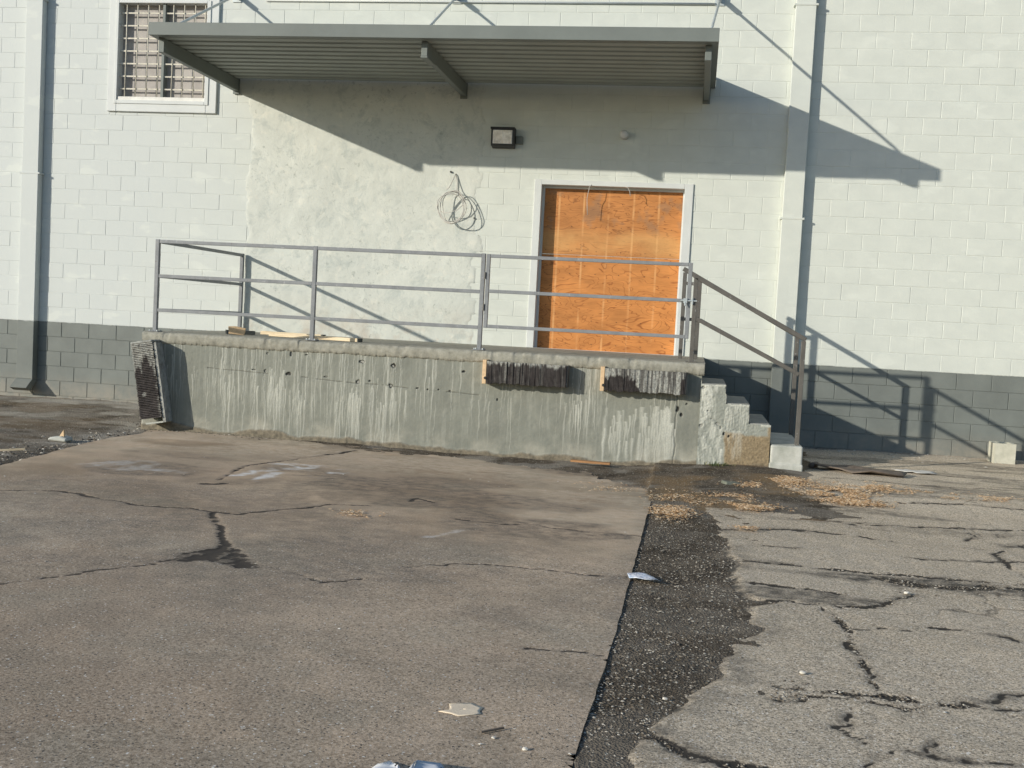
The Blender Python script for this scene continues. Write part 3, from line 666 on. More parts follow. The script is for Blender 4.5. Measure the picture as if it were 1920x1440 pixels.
# window
f = MB(); y0 = -.035
for (a, b_) in (((1.60, 1.735), (2.895, 4.52)), ((3.02, 3.165), (2.895, 4.52))): f.box(*a, y0, .02, *b_)
f.box(1.735, 3.02, y0, .02, 2.895, 3.045); f.box(1.735, 3.02, y0, .02, 4.345, 4.52)
wn = f.build('window', M_trim, wall, bevel=.006)
f = MB()
for a, b_ in (((1.70, 1.742), (3.0, 4.37)), ((3.0, 3.055), (3.0, 4.37))): f.box(*a, y0-.012, .14, *b_)
f.box(1.742, 3.0, y0-.012, .14, 3.0, 3.048); f.box(1.742, 3.0, y0-.012, .14, 4.335, 4.37)
f.build('window_frame', M_trim, wn, bevel=.004)
M_gb = flat('aged white bar paint', (.62, .58, .48), .6, var=.2, sc=20)
M_panel = None
def m_panel():
    n = NT('dusty window panel', .6, spec=.5); f = n.noise(3, 6, .65); c = n.mix(n.rng(f, .35, .65), (.30, .275, .255), (.42, .39, .355))
    st = n.noise(1, 5, .6, vec=n.scale(18, 1, 2)); c = n.mix(n.rng(st, .55, .75, 0, .3), c, (.5, .48, .45)); n.col(c); return n.m
M_panel = m_panel()
for i, (a, b_) in enumerate(((1.742, 2.355), (2.395, 3.0))):
    MB().box(a, b_, .088, .096, 3.05, 4.334).build('pane', M_panel, wn)
f = MB(); f.box(1.742, 3.0, .097, .13, 3.048, 4.335); f.build('window_backing', M_blackmetal, wn)
MB().box(2.355, 2.395, -.01, .10, 3.048, 4.335).build('mullion', M_grey, wn, bevel=.003)
for x in (1.835, 1.99, 2.145, 2.30, 2.505, 2.66, 2.815, 2.955): MB().tube([(x, .0, 3.048), (x+random.uniform(-.004, .004), .003, 3.7), (x, 0, 4.335)], .0075, 8).build('bar', M_gb, wn, smooth=True)
for k in range(7): 
    z = 3.205+k*.168; MB().bar((1.742, .012, z), (2.355, .012, z), .012, .018).build('cross_bar', M_gb, wn); MB().bar((2.395, .012, z), (3.0, .012, z), .012, .018).build('cross_bar', M_gb, wn)
MB().box(1.742, 3.0, -.03, .085, 3.03, 3.095).build('window_ledge', flat('chalky white ledge', (.78, .76, .70), .8), wn, bevel=.004)
# ------------------------------------------------------------------ awning
aw = root('metal_awning', (6.5, -1.2, 3.2), 'long flat grey metal awning with ribbed underside over the loading dock', 'awning')
f = MB(); f.box(3.36, 9.70, -2.30, -2.285, 3.352, 3.495); f.box(3.36, 9.70, -2.285, -2.20, 3.352, 3.366); f.box(3.36, 9.70, -2.285, -2.23, 3.483, 3.4955)
f.build('fascia', M_grey, aw, bevel=.003)
f = MB(); f.box(9.69, 9.70, -2.285, -.01, 3.353, 3.494); f.box(9.62, 9.69, -2.199, -.01, 3.353, 3.366); f.build('side_fascia', M_grey, aw)
f = MB(); f.box(3.36, 3.37, -2.285, -.01, 3.353, 3.494); f.box(3.37, 3.43, -2.199, -.01, 3.353, 3.366); f.build('side_fascia', M_grey, aw)
prof = []; y = -2.225; p = 2.2/11
for i in range(11):
    prof += [(y, 3.385), (y+.045, 3.385), (y+.065, 3.358), (y+.18, 3.358)]; y += p
prof.append((y, 3.385)); prof = [(min(a, -.012), z) for a, z in prof]
f = MB(); n = len(prof); vs = [(3.372, a, z) for a, z in prof]+[(9.688, a, z) for a, z in prof]; vs += [(x, y, z+.006) for x, y, z in vs]
fs = []
for i in range(n-1): fs += [(i, i+1, n+i+1, n+i), (2*n+i, 3*n+i, 3*n+i+1, 2*n+i+1)]
fs += [(0, n, 3*n, 2*n), (n-1, 3*n-1, 4*n-1, 2*n-1)]
f.add(vs, fs)  .build('ribbed_deck', M_deck, aw)
for x in (3.44, 6.525, 9.60):
    MB().box(x-.035, x+.035, -2.15, -.03, 3.195, 3.3525).build('beam', M_grey, aw, bevel=.004)
    MB().box(x-.045, x+.045, -.03, -.013, 3.16, 3.36).build('wall_plate', M_grey, aw, bevel=.002)
b = MB(); b.box(6.486, 6.564, -2.153, -1.78, 3.178, 3.1945); b.build('splice_plate', M_grey, aw, bevel=.002)
for x0, x1 in ((3.395, 3.50), (6.377, 6.5), (9.69, 9.60)):
    MB().tube([(x0, -.05, 4.44), (x0+(x1-x0)*.9, -1.9, 3.56), (x1, -2.0, 3.50)], .016, 10).build('tie_rod', M_galv, aw, smooth=True)
    f = MB(); f.box(x0-.06, x0+.06, -.014, -.004, 4.36, 4.54); f.box(x0-.012, x0+.012, -.10, -.014, 4.40, 4.50); f.bar((x0, -.09, 4.425), (x0+(x1-x0)*.1, -.22, 4.365), .04, .05)
    f.build('rod_bracket', M_galv, aw, bevel=.003)
cd_ = MB().tube([(3.80, -.02, 4.388), (6.3, -.02, 4.385), (9.64, -.02, 4.381)], .013, 8).build('conduit', M_trim, smooth=True)
tag(cd_, 'thin white conduit running along the wall above the awning', 'conduit')
# ------------------------------------------------------------------ downspouts
def downspout(x0, x1, zb, label, zj, foot):
    r = root('downspout', ((x0+x1)/2, -.06, zb), label, 'downspout', None)
    zt = 6.6
    for (a, b_, mt, e) in ((.0, zj, M_trimW, 0), (zj, 4.36, M_trimW, .003), (4.36, zt, M_trimW, .006), (zb, 0, M_trimW, 0)):
        MB().box(x0+e, x1-e, -.115+e, -.005, a+(.0 if a != 0 else .0005), b_-.0005).build('pipe_section', mt, r, bevel=.006)
    for z in (zj, 4.36): MB().box(x0-.02, x1+.02, -.119, -.002, z-.012, z+.012).build('strap', M_trimW, r, bevel=.002)
    if foot:
        z = zb; poly = [(-.115, z), (-.005, z), (-.005, z-.03), (-.16, z-.16), (-.26, z-.115)]
        f = MB(); f.prism(poly, x0, x1, 'x').build('outlet', M_dark, r, bevel=.003)
        MB().prism([(-.165, z-.152), (-.253, z-.112), (-.2545, z-.1155), (-.1665, z-.1555)], x0+.012, x1-.012, 'x').build('outlet_mouth', M_blackmetal, r)
    return r
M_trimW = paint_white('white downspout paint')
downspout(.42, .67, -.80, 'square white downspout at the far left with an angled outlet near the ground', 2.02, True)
downspout(10.60, 10.85, -1.05, 'square white downspout right of the boarded doorway, behind the stair railing', 1.78, False)
# ------------------------------------------------------------------ wall fittings
wl = root('wall_light', (7.1, 0, 2.55), 'square flood light with glass front on the shaded wall', 'wall light')
f = MB(); f.prism([(-.012, 2.54), (-.012, 2.78), (-.15, 2.78), (-.135, 2.56)], 6.93, 7.23, 'x').build('housing', flat('bronze light housing', (.06, .06, .055), .5), wl, bevel=.008)
ng = NT('ribbed lamp glass', .12, spec=.6); ng.col(ng.mix(ng.rng(ng.noise(14, 3), .35, .65), (.50, .50, .48), (.80, .80, .78))); ng.bump(ng.math('SINE', ng.math('MULTIPLY', ng.sep()[0], 320)), .0015)
MB().prism([(-.144, 2.585), (-.158, 2.755), (-.151, 2.755), (-.137, 2.585)], 6.955, 7.205, 'x').build('lens', ng.m, wl, bevel=.003)
MB().prism([(-.05, 2.765), (-.05, 2.79), (-.175, 2.79), (-.175, 2.765)], 6.925, 7.235, 'x').build('visor', M_blackmetal, wl)
jb = MB(); jb.box(7.235, 7.325, -.05, -.003, 2.60, 2.70); tag(jb.build('junction_box', M_dark, bevel=.005), 'small grey electrical box just right of the flood light', 'junction box')
bl = root('bulb_fixture', (8.615, 0, 2.72), 'bare round globe bulb on the shaded wall above the doorway', 'light bulb')
f = MB(); f.tube([(8.615, -.004, 2.75), (8.615, -.03, 2.75), (8.615, -.06, 2.75)], [.055, .05, .025], 16).build('lamp_holder', flat('porcelain', (.45, .45, .43), .4), bl, smooth=True)
bm = bmesh.new(); bmesh.ops.create_uvsphere(bm, u_segments=20, v_segments=14, radius=.052); me = bpy.data.meshes.new('globe')
for v in bm.verts: v.co += Vector((8.612, -.105, 2.748))
bm.to_mesh(me); bm.free(); ngl = NT('frosted bulb glass', .15, spec=.6); ngl.col((.62, .62, .60)); place('globe', me, ngl.m, bl, smooth=True)
# coiled cable hanging off the wall
M_cable = flat('grey white cable jacket', (.52, .50, .46), .5, var=.1)
ck = root('cable_coil', (6.5, -.1, 1.55), 'loose coil of pale cable hanging from a hole in the plaster', 'cable')
cx, cz = 6.475, 1.765
pts = [(6.47, .0, 2.205), (6.465, -.03, 2.19), (6.44, -.06, 2.10), (6.41, -.09, 2.02), (6.38, -.115, 1.985)]
MB().tube(pts, .0055, 6).build('cable', M_cable, ck, smooth=True)
MB().tube([(6.47, .0, 2.205), (6.475, -.02, 2.18), (6.50, -.03, 2.08), (6.505, -.06, 2.0), (6.50, -.10, 1.965)], .0055, 6).build('cable', M_cable, ck, smooth=True)
for k, (dx, dz, rx, rz, rot_, yy, tw) in enumerate([(0, 0, .165, .215, .25, -.13, .05), (-.01, -.01, .175, .20, -.2, -.115, .03), (.01, .0, .15, .205, .0, -.15, -.04), (-.035, -.005, .17, .17, .5, -.10, .06)]):
    pl = []
    for i in range(40):
        t = i/40*2*math.pi; a = rx*math.cos(t); c = rz*math.sin(t); wv = .008*math.sin(3*t+k*2)
        X_ = a*math.cos(rot_)-c*math.sin(rot_); Z_ = a*math.sin(rot_)+c*math.cos(rot_)
        pl.append((cx+dx+X_+wv, min(yy+tw*math.sin(t+k)+.02*math.sin(2*t), -.02), cz+dz+Z_+wv))
    MB().tube(pl, .0055, 6, closed=True).build('cable_loop', M_cable, ck, smooth=True)
MB().tube([(6.32, -.12, 1.70), (6.42, -.14, 1.69), (6.53, -.14, 1.72), (6.61, -.13, 1.80), (6.63, -.12, 1.88)], .005, 6).build('cable_tail', M_cable, ck, smooth=True)
def hole(x, z, r, name, label):
    o = MB().tube([(x, -.022, z), (x, -.012, z)], r, 10).build(name, M_blackmetal); return tag(o, label, 'hole cap')
hole(6.405, 2.225, .013, 'wall_plug', 'dark round plug in the plaster just above the cable coil')
hole(6.74, 1.645, .010, 'wall_anchor', 'tiny dark anchor in the wall right of the cable coil')
for i, (pp, lb) in enumerate([([(8.235, -.02, 2.12), (8.21, -.035, 2.09), (8.20, -.04, 2.03), (8.185, -.02, 1.95), (8.19, -.01, 1.85), (8.20, .0, 1.74)], 'thin pale wire hanging from the door head, left one'),
                             ([(8.65, -.02, 2.11), (8.69, -.04, 2.10), (8.72, -.04, 2.05), (8.73, -.03, 1.99)], 'short curved wire hanging from the door head, right one')]):
    tag(MB().tube(pp, .004, 6).build('hanging_wire', M_cable, smooth=True), lb, 'wire')
# ------------------------------------------------------------------ loading dock
def drip_layer(X, Z, specs):
    A = np.zeros(X.shape); xs = X[0]; zs = Z[:, 0]
    for (x0, z0, ln, wd, it) in specs:
        rows = np.where((zs <= z0) & (zs >= z0-ln))[0]
        if not len(rows): continue
        ph = random.random()*9; fr = random.uniform(6, 18)
        for r in rows:
            t = (z0-zs[r])/ln; cx_ = x0+.006*math.sin(fr*zs[r]+ph)+.003*math.sin(fr*2.7*zs[r]+ph)
            ww = wd*(.7+.5*math.sin(zs[r]*11+ph)*.5+.3*(1-t)); c0 = np.searchsorted(xs, cx_-3*ww); c1 = np.searchsorted(xs, cx_+3*ww)
            if c1 <= c0: continue
            v = it*(1-t**3)*np.exp(-((xs[c0:c1]-cx_)/ww)**2); A[r, c0:c1] = np.maximum(A[r, c0:c1], v)
    return A
dock = root('loading_dock', (6.6, -1.3, -1.1), 'raised concrete loading dock with grey painted, paint-dripped front wall', 'loading dock')
res = .0055
xs = np.arange(3.535, 9.74, res); zs = np.arange(-1.20, -.06, res); X, Z = np.meshgrid(xs, zs)
sp = []
dens = [(3.7, 9.6, 120, 1), (4.3, 6.6, 110, 1), (7.3, 7.5, 8, .8), (8.42, 8.72, 22, 1), (8.4, 8.7, 10, 1)]
for a, b_, n_, q in dens:
    for _ in range(n_):
        sp.append((random.uniform(a, b_), -.11 if random.random() < .55 else random.uniform(-.2, -.6), random.uniform(.12, .95)*q, random.choice([.0028, .0035, .0045, .007]), random.uniform(.12, .75)))
for xc, zc, n_ in ((5.12, -.30, 26), (5.35, -.45, 14), (4.6, -.40, 10), (6.03, -.45, 22), (5.85, -.5, 12), (6.3, -.55, 12), (6.42, -.35, 8), (8.55, -.35, 10)):
    for _ in range(n_): sp.append((random.gauss(xc, .06), zc-random.random()*.25, random.uniform(.3, .65), random.uniform(.004, .010), random.uniform(.3, .8)))
for _ in range(70): sp.append((random.uniform(8.75, 9.48), random.uniform(-.45, -.85), random.uniform(.15, .5), random.uniform(.008, .02), random.uniform(.4, .85)))
for _ in range(26): sp.append((random.gauss(9.40, .05), random.uniform(-.45, -.7), random.uniform(.3, .5), random.uniform(.01, .02), random.uniform(.6, .95)))
drip = drip_layer(X, Z, sp)
drip = np.clip(drip*.85+.10*sstep(.50, .68, fbm(X*28, Z*2.2, 4, 91))*sstep(.4, .6, fbm(X*2, Z*2, 3, 92)), 0, 1)
bot = np.interp(X, XS, DZ); raggd = (fbm(X*2.6, X*0, 5, 93)-.5)*.14
dirt = 1-sstep(-.01, .02, Z-(bot+.055+raggd)); raw = .8*(1-sstep(0, .16, Z-(bot+.10+raggd)))*sstep(.3, .6, fbm(X*4, Z*4, 4, 94))
raw = np.maximum(raw, .75*(1-sstep(3.55, 3.9, X))*sstep(.35, .6, fbm(X*5, Z*5, 4, 95)))
pit = np.zeros(X.shape)
for px_, pz_, rx_, rz_ in [(4.85,-.34,.03,.008),(4.98,-.345,.02,.02),(5.25,-.36,.035,.022),(5.68,-.37,.03,.008),(6.05,-.40,.03,.022),(6.18,-.385,.02,.012),(6.42,-.42,.03,.025),(6.72,-.43,.02,.012),(6.83,-.435,.012,.01),(6.95,-.43,.012,.01),(7.08,-.44,.02,.012),(5.27,-.14,.018,.03),(5.45,-.14,.02,.012),(6.08,-.18,.03,.02),(6.44,-.20,.03,.025),(7.6,-.5,.01,.014),(9.51,-.47,.022,.035),(9.55,-.53,.018,.02),(9.6,-.42,.012,.012),(5.0,-.15,.015,.012),(7.22,-.22,.02,.015)]:
    d = np.hypot((X-px_)/rx_, (Z-pz_)/rz_)+(fbm(X*40, Z*40, 2, 96)-.5)*.9; pit = np.maximum(pit, 1-sstep(.6, 1.05, d))
seam = (1-sstep(.001, .007, np.abs(Z-(-.355-(X-4.3)*.035+(fbm(X*3, X*0, 3, 97)-.5)*.02))))*(X > 4.3)*(X < 7.4)*sstep(.42, .55, fbm(X*9, X*0, 3, 98))*.5
seam = np.maximum(seam, (1-sstep(.002, .010, np.abs(X-(9.497+(fbm(Z*7, Z*0, 3, 99)-.5)*.03))))*.35)
pit = np.maximum(pit, seam)
rnd = np.clip((3.57-X)/.035, 0, 1)
Yd = -2.50-(fbm(X*3, Z*3, 4, 100)-.5)*.012-(fbm(X*14, Z*14, 3, 101)-.5)*.006-drip*.002+pit*.015-dirt*.012+rnd**2*.03
Xd = X-np.where(X < 3.6, (fbm(Z*4, Z*0, 4, 102)-.5)*.05+(Z < -.75)*.02, 0)
place('front_wall', gridmesh(np.stack([Xd, Yd, Z], -1), dict(drip=drip, dirt=np.clip(dirt, 0, 1)*.9, raw=np.clip(raw, 0, 1), pit=pit, brown=pit*0)), M_dock, dock)
MB().box(3.56, 9.735, -2.485, -.0, -1.3, -.075).build('dock_body', M_stepc, dock)
# top slab: rounded worn lip with lumpy underside
xs = np.arange(3.52, 9.765, .008); n1 = []
prof = [(0, .020), (-1.2, .020), (-2.30, .020), (-2.47, .019), (-2.505, .013), (-2.52, -.002), (-2.524, -.03), (-2.522, -.06), (-2.518, -.085), (-2.505, -.105), (-2.49, -.11)]
PX = np.repeat(xs[None, :], len(prof), 0); PY = np.repeat(np.array([p[0] for p in prof])[:, None], len(xs), 1).copy(); PZ = np.repeat(np.array([p[1] for p in prof])[:, None], len(xs), 1).copy()
nn = fbm(PX*22, PZ*30+PY*2, 5, 110)-.5
PY[3:] += (nn*.012)[3:]; PZ[4:] += (nn*.008)[4:]
PZ[7:] -= ((fbm(PX*4.3, PX*0, 3, 113)*.5+fbm(PX*37+fbm(PX*3, PX*0, 2, 114)*8, PX*0, 4, 111)*.5-.42)*.038*np.linspace(.0, 1, len(prof))[:, None])[7:]
chip = sstep(.66, .74, fbm(PX*5, PX*0+9, 3, 112)); PY[3:7] += (chip*.010)[3:7]; PZ[3:6] -= (chip*.006)[3:6]
PX = np.where(PX < 3.56, PX+np.abs(nn)*.03, PX)
place('dock_top', gridmesh(np.stack([PX, PY, PZ], -1)[:, ::-1]), M_cap, dock)
MB().box(3.53, 3.545, -2.50, -.01, -.09, .018).build('dock_top_end', M_cap, dock)
MB().box(9.75, 9.764, -2.50, -.01, -.09, .018).build('dock_top_end', M_cap, dock)
# stairs
stairs = root('concrete_stairs', (10.2, -1.85, -1.05), 'short flight of worn concrete steps at the right end of the dock', 'stairs')
ST = [(9.737, 9.995, -.19), (9.997, 10.245, -.38), (10.247, 10.462, -.572)]
for i, (a, b_, z) in enumerate(ST):
    o = MB().box(a, b_, -2.515, -1.12, -1.25, z).build('step', M_stepc, stairs, bevel=.012, seg=2)
xs = np.arange(9.735, 10.47, res); zs = np.arange(-1.18, -.06, res); X, Z = np.meshgrid(xs, zs)
topz = np.select([X < 9.74, X < 9.995-(fbm(Z*9, Z*0, 3, 120)-.5)*.03, X < 10.24], [-.1, -.198, -.388], -.58)
topz = topz+(fbm(X*14, X*0, 3, 121)-.5)*.012
sp = []
for _ in range(60): sp.append((random.gauss(9.82, .045), -.20, random.uniform(.25, .95), random.uniform(.004, .014), random.uniform(.5, 1)))
for _ in range(34): sp.append((random.uniform(9.99, 10.22), -.39, random.uniform(.1, .45), random.uniform(.004, .008), random.uniform(.3, .7)))
for _ in range(20): sp.append((random.uniform(9.74, 9.98), random.uniform(-.6, -.95), random.uniform(.1, .3), random.uniform(.01, .02), random.uniform(.4, .8)))
for _ in range(14): sp.append((random.gauss(10.12, .04), -.66, random.uniform(.2, .4), random.uniform(.01, .02), random.uniform(.2, .45)))
drip = drip_layer(X, Z, sp)*sstep(.25, .5, fbm(X*30, Z*10, 3, 122)); drip = np.maximum(drip, .8*(1-sstep(0, .035, topz-Z))*sstep(.4, .5, fbm(X*12, Z*12, 3, 123)))
brown = sstep(10.0, 10.03, X+(fbm(Z*8, Z*0, 3, 124)-.5)*.04)*(1-sstep(-.70, -.67, Z+(fbm(X*9, X*0, 3, 125)-.5)*.05))*.92
brown = np.maximum(brown, .85*sstep(10.43, 10.455, X+(fbm(Z*12, Z*0, 3, 126)-.5)*.03)*(Z < -.6))
bot = np.interp(X, XS, DZ); dirt = (1-sstep(0, .05, Z-(bot+.02+(fbm(X*6, X*0, 4, 127)-.5)*.07)))*.8
pit = np.zeros(X.shape)
for px_, pz_, r_ in [(9.76,-.63,.018),(9.82,-.47,.012),(9.93,-.60,.02),(9.96,-.64,.014),(10.0,-.70,.016),(9.76,-.23,.016),(9.86,-.55,.01),(10.05,-.72,.012)]:
    pit = np.maximum(pit, 1-sstep(.5, 1.1, np.hypot(X-px_, Z-pz_)/r_+(fbm(X*50, Z*50, 2, 128)-.5)))
Yd = -2.525-(fbm(X*7, Z*7, 5, 129)-.5)*.014-(fbm(X*60, Z*60, 3, 130)-.5)*.008+pit*.015-.004*brown
place('stair_side', gridmesh(np.stack([X, Yd, Z], -1), dict(drip=drip, dirt=dirt, raw=X*0+.25, pit=pit, brown=brown), cm(topz-Z) > 0), m_dock('stair side concrete', (.25, .27, .235), (.36, .35, .30)), stairs)
pb_ = MB(); pb_.box(10.478, 10.80, -2.56, -1.05, -1.25, -.775); o = pb_.build('bottom_step', M_pad, stairs, bevel=.02, seg=3)
MB().box(10.470, 10.806, -2.575, -1.04, -1.25, -.96).build('footing', M_pad, stairs, bevel=.012, seg=2)
# ------------------------------------------------------------------ dock bumpers
def bumper(x0, x1, z0, z1, y0, y1, dripf, seed, label, wood=True):
    r = root('dock_bumper', ((x0+x1)/2, (y0+y1)/2, z0), label, 'dock bumper', 'rubber dock bumpers bolted to the dock wall')
    # laminated rubber strips as corrugated front, joined
    nx = 62; cols = []; xs = []; ys = []; 
    step = (x1-x0-.05)/nx; xa = x0+.045
    gx = []; gy = []
    for i in range(nx):
        d = random.uniform(-.006, .006); gx += [xa+i*step+.0005, xa+i*step+.002, xa+(i+1)*step-.0025, xa+(i+1)*step-.0005]; gy += [y0+.012, y0+d, y0+d, y0+.012]
    gx = np.array(gx); gy = np.array(gy); zz_ = np.linspace(z0, z1, 30)
    X, Z = np.meshgrid(gx, zz_); Yb = np.repeat(gy[None, :], 30, 0)+(fbm(X*20, Z*20, 3, seed)-.5)*.008
    Z = Z+np.where(np.arange(30)[:, None] < 3, (fbm(X*25, X*0, 3, seed+1)-.5)*.03, 0)
    A = dripf(X, Z)
    me = gridmesh(np.stack([X, Yb, Z], -1), dict(drip=A)); me.polygons.foreach_set('use_smooth', np.zeros(len(me.polygons), bool))
    place('rubber_strips', me, M_rub, r, kind='stuff')
    MB().box(x0+.046, x1-.005, y0+.017, y1, z0+.012, z1-.004).build('rubber_core', M_rubplain, r)
    MB().box(x0, x0+.042, y0+.005, y1, z0-.012, z1+.012).build('end_plate', M_lumfresh, r, bevel=.003)
    MB().box(x1-.0049, x1+.012, y0+.02, y1, z0, z1).build('end_angle', M_rail2, r, bevel=.002)
    b = MB(); b.tube([(x0+.035, y0-.002, z0+.05), (x0+.035, y0+.01, z0+.05)], .016, 8); b.build('bolt', M_blackmetal, r)
    return r
def d1(X, Z): return np.clip(.12*sstep(.45, .7, fbm(X*55, Z*2, 3, 140))+.85*sstep(-.12, -.085, Z+(fbm(X*60, X*0, 3, 141)-.5)*.09)+.5*(1-sstep(.0, .02, np.abs(X-7.70)))*sstep(.3, .6, fbm(X*60, Z*5, 2, 143)), 0, 1)
def d2(X, Z):
    lim = -.13-.30*sstep(9.0, 9.25, X)*(X < 9.53)-.10*fbm(X*50, X*0, 3, 150)
    return np.clip((sstep(0, .02, Z-lim))*(.25+.75*sstep(.38, .52, fbm(X*60, Z*1.5, 3, 151))), 0, 1)*.95
bumper(7.45, 8.345, -.315, -.085, -2.66, -2.50, d1, 145, 'dark horizontal dock bumper with few drips, left of the pair on the dock wall')
bumper(8.70, 9.575, -.315, -.085, -2.66, -2.50, d2, 155, 'horizontal dock bumper streaked white with paint drips, near the stairs')
# tilted upright bumper on the left corner
r = root('dock_bumper', (3.81, -2.58, -.98), 'upright tilted dock bumper on the left corner of the dock', 'dock bumper', 'rubber dock bumpers bolted to the dock wall')
r.rotation_euler = (0, math.radians(-10), 0)
ox, oz = 3.81, -.98; W_, H_ = .255, .84
nz = 44; gz_ = []; gy = []
for i in range(nz):
    d = random.uniform(-.008, .008); s = H_/nz; gz_ += [oz+.05+i*s, oz+.05+i*s+.003, oz+.05+(i+1)*s-.005, oz+.05+(i+1)*s-.001]; gy += [-2.70, -2.72+d, -2.72+d, -2.70]
gz_ = np.array(gz_); gy = np.array(gy); xx = np.linspace(ox-.165, ox-.165+W_, 22); X, Z = np.meshgrid(xx, gz_)
Yb = np.repeat(gy[:, None], 22, 1)+(fbm(X*16, Z*16, 3, 160)-.5)*.02
t_ = (Z-oz)/H_; A = sstep(.83, .86, t_+(fbm(X*26, Z*2.5, 4, 161)-.5)*.55)*(.55+.45*sstep(.35, .5, fbm(X*40, Z*40, 3, 164))); A = np.maximum(A, .6*sstep(.86, .97, (X-ox+.165)/W_)*sstep(.45, .52, fbm(X*25, Z*25, 3, 163)))
A = np.maximum(A, .8*(1-sstep(.015, .03, np.hypot(X-ox+.08, Z+.66))))
me = gridmesh(np.stack([X, Yb, Z], -1), dict(drip=A*.7)); me.polygons.foreach_set('use_smooth', np.zeros(len(me.polygons), bool))
place('rubber_strips', me, M_rub, r, kind='stuff')
MB().box(ox-.16, ox-.165+W_-.003, -2.698, -2.53, oz+.055, oz+H_+.045).build('rubber_core', M_rubplain, r)
M_bk = m_conc('paint caked steel', (.20, .20, .18), (.46, .46, .42), .006, 18)
f = MB(); f.box(ox+.0905, ox+.102, -2.705, -2.50, oz-.01, oz+.88); f.box(ox+.102, ox+.128, -2.705, -2.695, oz-.01, oz+.88); f.build('side_angle', M_bk, r, bevel=.003)
MB().box(ox-.12, ox+.089, -2.70, -2.50, oz-.012, oz+.006).build('bottom_plate', M_pad, r, bevel=.002)
f = MB(); f.box(ox-.168, ox+.089, -2.725, -2.50, oz+H_+.046, oz+H_+.075); f.build('top_plate', M_bk, r, bevel=.012, seg=2)
# ------------------------------------------------------------------ railings
T = .045; H3 = [1.032, .645, .262]
gr = root('guard_railing', (5.5, -2.43, .02), 'grey three-rail guard railing with posts along the left and front of the dock', 'railing')
for (x, y) in ((3.63, -.06), (3.63, -2.43), (5.48, -2.43), (7.36, -2.43)):
    MB().box(x-T/2, x+T/2, y-T/2, y+T/2, .02, 1.054).build('post', M_rail, gr, bevel=.003)
    MB().box(x-.06, x+.06, y-.06, y+.06, .0185, .028).build('base_plate', M_rail, gr, bevel=.002)
    b = MB(); [b.tube([(x+i*.045, y+j*.045, .028), (x+i*.045, y+j*.045, .040)], .008, 6) for i in (-1, 1) for j in (-1, 1)]; b.build('anchor_bolts', M_galv, gr, kind='stuff')
for z in H3:
    MB().bar((3.653, -2.43, z), (5.457, -2.43, z), .038, .038).build('rail', M_rail, gr, bevel=.003)
    MB().bar((5.503, -2.43, z), (7.337, -2.43, z), .038, .038).build('rail', M_rail, gr, bevel=.003)
    MB().bar((3.63, -2.407, z), (3.63, -.083, z), .038, .038).build('rail', M_rail, gr, bevel=.003)
gt = root('swing_gate', (8.5, -2.43, .26), 'grey three-rail swing gate in front of the plywood doorway', 'gate')
for x in (7.415, 9.555): MB().box(x-.02, x+.02, -2.45, -2.41, .26, 1.05).build('stile', M_rail, gt, bevel=.003)
for z in (1.031, .655, .279): MB().bar((7.436, -2.43, z), (9.534, -2.43, z), .036, .036).build('rail', M_rail, gt, bevel=.003)
for z in (.82, .48): MB().tube([(7.389, -2.452, z-.035), (7.389, -2.452, z+.035)], .011, 10).build('hinge', M_rail2, gt)
f = MB(); f.tube([(9.47, -2.462, .655), (9.64, -2.462, .655)], .009, 8); f.tube([(9.52, -2.462, .655), (9.52, -2.49, .60)], .008, 8); f.box(9.585, 9.60, -2.475, -2.452, .62, .69); f.box(9.50, 9.54, -2.475, -2.452, .63, .68)
f.build('latch', M_galv, gt)
sr = root('stair_railing', (10.2, -2.43, -.77), 'brown grey sloping handrail on the outer side of the stairs', 'railing')
def post(x, y, z0, z1, p, m_=M_rail2): MB().box(x-T/2, x+T/2, y-T/2, y+T/2, z0, z1).build('post', m_, p, bevel=.003)
post(9.618, -2.43, .02, .895, sr); post(10.745, -2.43, -.775, .30, sr)
MB().bar((9.596, -2.43, .918), (10.767, -2.43, .315), .045, .045).build('handrail', M_rail2, sr, bevel=.003)
MB().bar((9.642, -2.43, .475), (10.72, -2.43, -.045), .04, .04).build('mid_rail', M_rail2, sr, bevel=.003)
MB().box(9.56, 9.68, -2.49, -2.37, .0188, .028).build('base_plate', M_rail2, sr)
s2 = root('stair_railing', (10.2, -1.2, -.77), 'brown grey sloping handrail on the inner side of the stairs, nearer the wall', 'railing')
post(9.485, -1.2, .02, 1.01, s2); post(9.66, -1.2, .02, .92, s2); post(10.785, -1.2, -.775, .33, s2)
MB().bar((9.463, -1.2, 1.052), (10.807, -1.2, .34), .045, .05).build('handrail', M_rail2, s2, bevel=.003)
MB().bar((9.683, -1.2, .475), (10.762, -1.2, -.045), .04, .04).build('mid_rail', M_rail2, s2, bevel=.003)
for z in (.885, .475): MB().bar((9.5085, -1.2, z), (9.637, -1.2, z), .038, .038).build('short_rail', M_rail2, s2)
